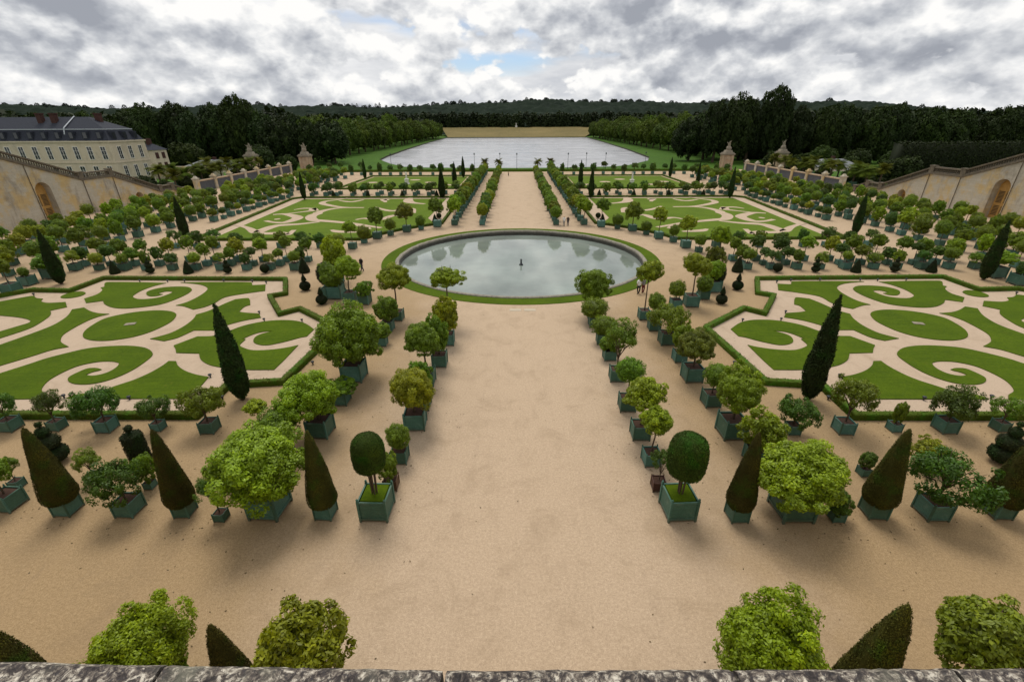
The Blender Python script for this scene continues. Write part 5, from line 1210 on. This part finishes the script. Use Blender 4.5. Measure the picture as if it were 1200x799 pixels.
# wooded hills
def hills():
    r = np.random.default_rng(5); xs = np.arange(-3600, 3601, 9.0); ys = np.concatenate([np.arange(1080, 2200, 16.0), np.arange(2200, 2700, 60)])
    Xg, Yg = np.meshgrid(xs, ys)
    ridge = 80+5*np.sin(Xg/420+.6)+5*np.sin(Xg/170+1.1)+3*np.sin(Xg/61)
    ridge -= 4*np.exp(-((Xg+560)/330)**2)+8*np.exp(-((Xg+1500)/400)**2)
    ridge -= 34*(1/(1+np.exp(-(Xg-1500)/130)))
    t = np.clip((Yg-1080)/900, 0, 1); Z = -3+(ridge+3)*(t*t*(3-2*t))
    Z = np.where(Yg > 2100, Z-(Yg-2100)*.06, Z)
    # tree crowns as bumps
    b = np.zeros_like(Z)
    for _ in range(9000):
        cx = r.uniform(-3000, 3000); cy = r.uniform(1080, 2150); rad = r.uniform(9, 17); hh = r.uniform(5, 15)
        i0 = np.searchsorted(xs, cx-rad); i1 = np.searchsorted(xs, cx+rad); j0 = np.searchsorted(ys, cy-rad*1.3); j1 = np.searchsorted(ys, cy+rad*1.3)
        if i1 <= i0 or j1 <= j0: continue
        d = ((Xg[j0:j1, i0:i1]-cx)/rad)**2+((Yg[j0:j1, i0:i1]-cy)/(rad*1.3))**2
        b[j0:j1, i0:i1] = np.maximum(b[j0:j1, i0:i1], hh*np.sqrt(np.clip(1-d, 0, 1)))
    Z = Z+b
    V = np.stack([Xg, Yg, Z], -1).reshape(-1, 3); ny, nx = Xg.shape; idx = np.arange(ny*nx).reshape(ny, nx)
    F = np.stack([idx[:-1, :-1], idx[:-1, 1:], idx[1:, 1:], idx[1:, :-1]], -1).reshape(-1, 4)
    m, nt, bb = new_mat('wooded_hillside'); co = geopos(nt)
    nt.links.new(ramp(nt, noise(nt, co, .03, 8, .75), [(.35, (.007, .013, .009)), (.65, (.018, .028, .018))]), bb.inputs['Base Color']); bb.inputs['Roughness'].default_value = 1; bb.inputs['Specular IOR Level'].default_value = .05
    structure('hills', mesh_np('hills', V, F, m))
    return xs, ys, Z
xs_, ys_, Zh = hills()
sp_ = []
for _ in range(420):
    x = rr.uniform(-2400, 2400); j = int(np.searchsorted(ys_, rr.uniform(1900, 2080))); i = int(np.searchsorted(xs_, x)); sp_.append((x, float(ys_[j]), float(Zh[j, i])-3, rr.uniform(16, 26), rr.uniform(9, 17)))
for _ in range(40):
    x = rr.uniform(-760, -380); i = int(np.searchsorted(xs_, x)); sp_.append((x, 2000., float(Zh[58, i])-2, rr.uniform(9, 14), rr.uniform(16, 26)))
o = wood_mass('ridge_wood', sp_, 41, (.013, .022, .013), 240, .10); tag(o, 'ragged line of trees along the crest of the far hills', 'wood')

# ------------------------------------------------------------------ people
def person(X, Y, h, shirt, trousers, label, rz=0, stride=.12, z=0):
    me = bpy.data.meshes.new('person')
    V = [(0,0,.52),(0,.0,.66),(0,0,.80),(0,0,.865),(0,.01,.93),(.055,0,.49),(.06,-stride*.3,.27),(.06,-stride*.15+stride*.5,.035),(.065,.07+stride*.35,.012),(-.055,0,.49),(-.06,stride*.3,.27),(-.06,-stride*.6,.035),(-.065,-stride*.6+.075,.012),
         (.115,0,.795),(.14,.02,.63),(.135,.07,.50),(.13,.09,.455),(-.115,0,.795),(-.14,-.02,.63),(-.135,.03,.50),(-.13,.05,.455)]
    E = [(0,1),(1,2),(2,3),(3,4),(0,5),(5,6),(6,7),(7,8),(0,9),(9,10),(10,11),(11,12),(2,13),(13,14),(14,15),(15,16),(2,17),(17,18),(18,19),(19,20)]
    me.from_pydata([tuple(c*h for c in v) for v in V], E, [])
    o = bpy.data.objects.new('person', me); COL.objects.link(o); o.modifiers.new('s', 'SKIN'); o.modifiers.new('d', 'SUBSURF').levels = 2
    RR = [.085,.078,.085,.032,.062,.055,.038,.024,.02,.055,.038,.024,.02,.036,.027,.02,.018,.036,.027,.02,.018]
    for i, q in enumerate(RR): me.skin_vertices[0].data[i].radius = (q*h, q*h*.8)
    me.skin_vertices[0].data[0].use_root = True
    dg = bpy.context.evaluated_depsgraph_get(); m2 = bpy.data.meshes.new_from_object(o.evaluated_get(dg)); bpy.data.objects.remove(o)
    m2.materials.clear(); m2.materials.append(SKIN)
    for p in m2.polygons: p.use_smooth = True
    body = link(bpy.data.objects.new('person', m2)); body.location = (X, Y, z); body.rotation_euler = (0, 0, rz); tag(body, label, 'person')
    # clothes: inflated copies of the body surface
    def garment(name, mat, test):
        bm = bmesh.new(); bm.from_mesh(m2)
        bmesh.ops.delete(bm, geom=[f for f in bm.faces if not test(f.calc_center_median()/h)], context='FACES')
        bm.normal_update()
        for v in bm.verts: v.co += v.normal*.012*h
        g = bpy.data.meshes.new(name); bm.to_mesh(g); bm.free(); g.materials.clear(); g.materials.append(mat); link(bpy.data.objects.new(name, g), body)
    garment('shirt', shirt, lambda c: .52 < c.z < .845 and (abs(c.x) < .13 or c.z > .66))
    garment('trousers', trousers, lambda c: .05 < c.z < .54 and abs(c.x) < .115)
    garment('shoes', HAIR, lambda c: c.z < .05)
    garment('hair', HAIR, lambda c: c.z > .925 or (c.z > .88 and c.y < -.015))
WH = cloth('white_cotton', (.72, .72, .7)); NAVY = cloth('navy_cloth', (.02, .025, .05)); BLK = cloth('black_cloth', (.015, .014, .014)); BEIGE = cloth('beige_cloth', (.40, .30, .2)); GREY = cloth('grey_cloth', (.2, .2, .2)); RED = cloth('dark_red_cloth', (.14, .02, .02))
person(12.3, 45.2, 1.75, WH, BLK, 'person in white shirt and dark trousers at the right pool edge', .3)
person(12.85, 45.5, 1.65, GREY, RED, 'person in grey top close beside the person in white shirt by the pool', .4, .06)
person(-19.2, 53.6, 1.75, BLK, NAVY, 'person all in black walking on the gravel left of the pool', 2.6)
person(7.9, 80.4, 1.72, WH, GREY, 'person in white shirt standing at the start of the right far avenue row', 0, .06)
person(8.6, 80.6, 1.68, BLK, NAVY, 'person in dark clothes beside the person in white at the right far avenue row', 3, .08)
person(-3.0, 166, 1.7, BEIGE, BLK, 'distant person in beige near the far end of the avenue', 1)
person(96, 99, 1.7, WH, GREY, 'person in white behind the balustrade on the right stair landing', 1, .05, z=6.1)

# ------------------------------------------------------------------ terrace wall and parapet under the camera
T = empty('terrace_parapet', (0, 0, 0)); tag(T, 'mottled lichen covered stone parapet along the bottom of the view', 'parapet')
EDGE = [(-8.2,.527),(-7.0,.524),(-5.6,.526),(-4.3,.524),(-3.2,.525),(-2.2,.523),(-1.152,.506),(-.632,.500),(-.102,.504),(.30,.508),(1.2,.511),(2.3,.513),(3.5,.511),(4.6,.514),(5.9,.512),(7.2,.515),(8.4,.514)]
for i in range(len(EDGE)-1):
    (xa, ya), (xb, yb) = EDGE[i], EDGE[i+1]; g = .004
    V = []; nseg = 26; r = random.Random(i); F = []
    for k in range(nseg+1):
        t = k/nseg; x = xa+g+(xb-xa-2*g)*t; e = ya+(yb-ya)*t+r.uniform(-.0014, .0012)
        V += [(x, -.35, 15.1), (x, e-.012, 15.1+r.uniform(-.001, .001)), (x, e, 15.086), (x, e, 14.85), (x, -.35, 14.85)]
    for k in range(nseg):
        for q in range(5): F.append((k*5+q, (k+1)*5+q, (k+1)*5+(q+1) % 5, k*5+(q+1) % 5))
    F += [(0, 1, 2, 3, 4), tuple(nseg*5+q for q in (4, 3, 2, 1, 0))]
    mb = MB(); mb.add(V, F); mb.obj('coping_stone', LICHEN, T)
mb = MB(); mb.box(-112, 112, -.32, .38, -.3, 14.85); mb.obj('wall_face', LIMESTONE, T)

# ------------------------------------------------------------------ sky, sun, camera
w = bpy.data.worlds.new('World'); sc.world = w; w.use_nodes = True; nt = w.node_tree; nt.nodes.clear()
SUN_EL, SUN_AZ = 64, 14        # degrees; azimuth measured from +Y towards -X
out = N(nt, 'ShaderNodeOutputWorld'); bg = N(nt, 'ShaderNodeBackground')
sky = N(nt, 'ShaderNodeTexSky', sky_type='NISHITA', sun_disc=False); sky.sun_elevation = R(SUN_EL); sky.sun_rotation = R(-SUN_AZ)
sky.air_density = 1.0; sky.dust_density = .6
bg.inputs['Strength'].default_value = .1
d = N(nt, 'ShaderNodeTexCoord').outputs['Generated']
sp = N(nt, 'ShaderNodeSeparateXYZ'); nt.links.new(d, sp.inputs[0])
zz = math_(nt, 'MAXIMUM', sp.outputs[2], 0.0)
def cloudvec(dz, sz, ox=0.0):
    c = N(nt, 'ShaderNodeCombineXYZ'); nt.links.new(math_(nt, 'ADD', sp.outputs[0], ox), c.inputs[0]); nt.links.new(sp.outputs[1], c.inputs[1])
    nt.links.new(math_(nt, 'MULTIPLY_ADD', zz, sz, dz), c.inputs[2]); return c.outputs[0]
def billow(vec, scale):
    # rounded cauliflower heads: cells warped by turbulence
    wn = N(nt, 'ShaderNodeTexNoise'); wn.inputs['Scale'].default_value = scale*1.6; wn.inputs['Detail'].default_value = 3; nt.links.new(vec, wn.inputs['Vector'])
    wv = N(nt, 'ShaderNodeVectorMath', operation='MULTIPLY_ADD'); nt.links.new(wn.outputs[1], wv.inputs[0]); wv.inputs[1].default_value = (.5/scale,)*3; nt.links.new(vec, wv.inputs[2])
    v = N(nt, 'ShaderNodeTexVoronoi', feature='F1'); v.inputs['Scale'].default_value = scale; v.inputs['Detail'].default_value = 3; v.inputs['Roughness'].default_value = .5
    v.normalize = True; nt.links.new(wv.outputs[0], v.inputs['Vector'])
    return math_(nt, 'SUBTRACT', 1.0, v.outputs['Distance'])
def field(dz):
    return math_(nt, 'ADD', math_(nt, 'MULTIPLY', noise(nt, cloudvec(dz, 1.7), 4.2, 8, .60, 0), .55), math_(nt, 'MULTIPLY', billow(cloudvec(dz, 1.5), 12.0), .45))
f0 = field(0.0); f1 = field(.04)
sheet = noise(nt, cloudvec(.37, 5.5, .9), 1.7, 4, .5)       # broad grey layers seen from below
az = math_(nt, 'ARCTAN2', sp.outputs[0], sp.outputs[1])
def bank(a0, wa, e0, we):      # one large grey cloud bank at a bearing and height in the sky
    u = math_(nt, 'DIVIDE', math_(nt, 'SUBTRACT', az, R(a0)), R(wa)); v = math_(nt, 'DIVIDE', math_(nt, 'SUBTRACT', zz, math.sin(R(e0))), math.sin(R(we)))
    r2 = math_(nt, 'ADD', math_(nt, 'MULTIPLY', u, u), math_(nt, 'MULTIPLY', v, v)); return math_(nt, 'EXPONENT', math_(nt, 'MULTIPLY', r2, -1.0))
banks = math_(nt, 'ADD', bank(-47, 13, 7.5, 2.6), bank(17, 11, 9.5, 3.4))
low = smooth(nt, zz, .16, .03)
az = math_(nt, 'ARCTAN2', sp.outputs[0], sp.outputs[1])
def bank(a0, wa, e0, we):      # one large grey cloud bank at a bearing and height in the sky
    u = math_(nt, 'DIVIDE', math_(nt, 'SUBTRACT', az, R(a0)), R(wa)); v = math_(nt, 'DIVIDE', math_(nt, 'SUBTRACT', zz, math.sin(R(e0))), math.sin(R(we)))
    r2 = math_(nt, 'ADD', math_(nt, 'MULTIPLY', u, u), math_(nt, 'MULTIPLY', v, v)); return math_(nt, 'EXPONENT', math_(nt, 'MULTIPLY', r2, -1.0))
banks = math_(nt, 'ADD', bank(-47, 14, 7.5, 2.4), bank(18, 12, 9.5, 3.0))
high = smooth(nt, zz, .25, .6)                                   # overhead the layer is thin and bright
# far layer: soft pale grey sheet with blue gaps
gap = smooth(nt, math_(nt, 'ADD', sheet, math_(nt, 'MULTIPLY', low, .12)), .28, .40)
back = ramp(nt, noise(nt, cloudvec(.1, 4.5, .4), 5.0, 6, .55), [(.35, (5.6, 5.8, 6.2)), (.5, (7.2, 7.3, 7.5)), (.65, (8.8, 8.8, 8.8))])
sky_b = mixc(nt, 1.0, sky.outputs[0], (.95, 1.0, 1.12), 'MULTIPLY')
back = mixc(nt, gap, sky_b, back)
# near layer: heaped clouds with bright heads and grey undersides
heap = math_(nt, 'MULTIPLY_ADD', banks, .16, math_(nt, 'MULTIPLY_ADD', high, .05, math_(nt, 'MULTIPLY_ADD', sheet, .30, f0)))
edge = smooth(nt, heap, .655, .70)
depth = smooth(nt, heap, .66, .84)
lit = math_(nt, 'MULTIPLY_ADD', math_(nt, 'SUBTRACT', f0, f1), 6.0, .84)
lit = math_(nt, 'SUBTRACT', lit, math_(nt, 'MULTIPLY', depth, .38))
lit = math_(nt, 'SUBTRACT', lit, math_(nt, 'MULTIPLY', banks, .25))
lit = math_(nt, 'ADD', lit, math_(nt, 'MULTIPLY', high, .25), clamp=True)
cc = ramp(nt, lit, [(0.0, (3.3, 3.5, 3.95)), (.3, (4.5, 4.7, 5.1)), (.55, (6.1, 6.25, 6.5)), (.8, (8.0, 8.05, 8.1)), (1.0, (9.5, 9.4, 9.2))])
cl = mixc(nt, edge, back, cc)
nt.links.new(cl, bg.inputs['Color'])
w.cycles.sampling_method = 'MANUAL'; w.cycles.sample_map_resolution = 256

nt.links.new(bg.outputs[0], out.inputs[0])
sl = bpy.data.lights.new('sun', 'SUN'); sl.energy = 2.3; sl.angle = R(26); sl.color = (1, .94, .84)
so = link(bpy.data.objects.new('sun', sl)); so.location = (0, 40, 60)
dv = Vector((-math.sin(R(SUN_AZ))*math.cos(R(SUN_EL)), math.cos(R(SUN_AZ))*math.cos(R(SUN_EL)), math.sin(R(SUN_EL))))
so.rotation_euler = dv.to_track_quat('Z', 'Y').to_euler()

cam = bpy.data.cameras.new('camera'); cam.lens = 36*533/1200; cam.sensor_width = 36; cam.clip_start = .05; cam.clip_end = 20000
co_ = link(bpy.data.objects.new('camera', cam)); sc.camera = co_
P_ = R(25.4); YAW = math.atan(5.5/(533/math.cos(P_)))
co_.location = (-.5, 0, 16)
co_.rotation_euler = (Matrix.Rotation(YAW, 4, 'Z') @ Matrix.Rotation(math.pi/2-P_, 4, 'X') @ Matrix.Rotation((-1)*.0045, 4, 'Z')).to_euler()
sc.view_settings.view_transform = 'Standard'; sc.view_settings.look = 'None'; sc.view_settings.exposure = 0.08; sc.view_settings.gamma = 1
sc.cycles.max_bounces = 6; sc.cycles.transparent_max_bounces = 4
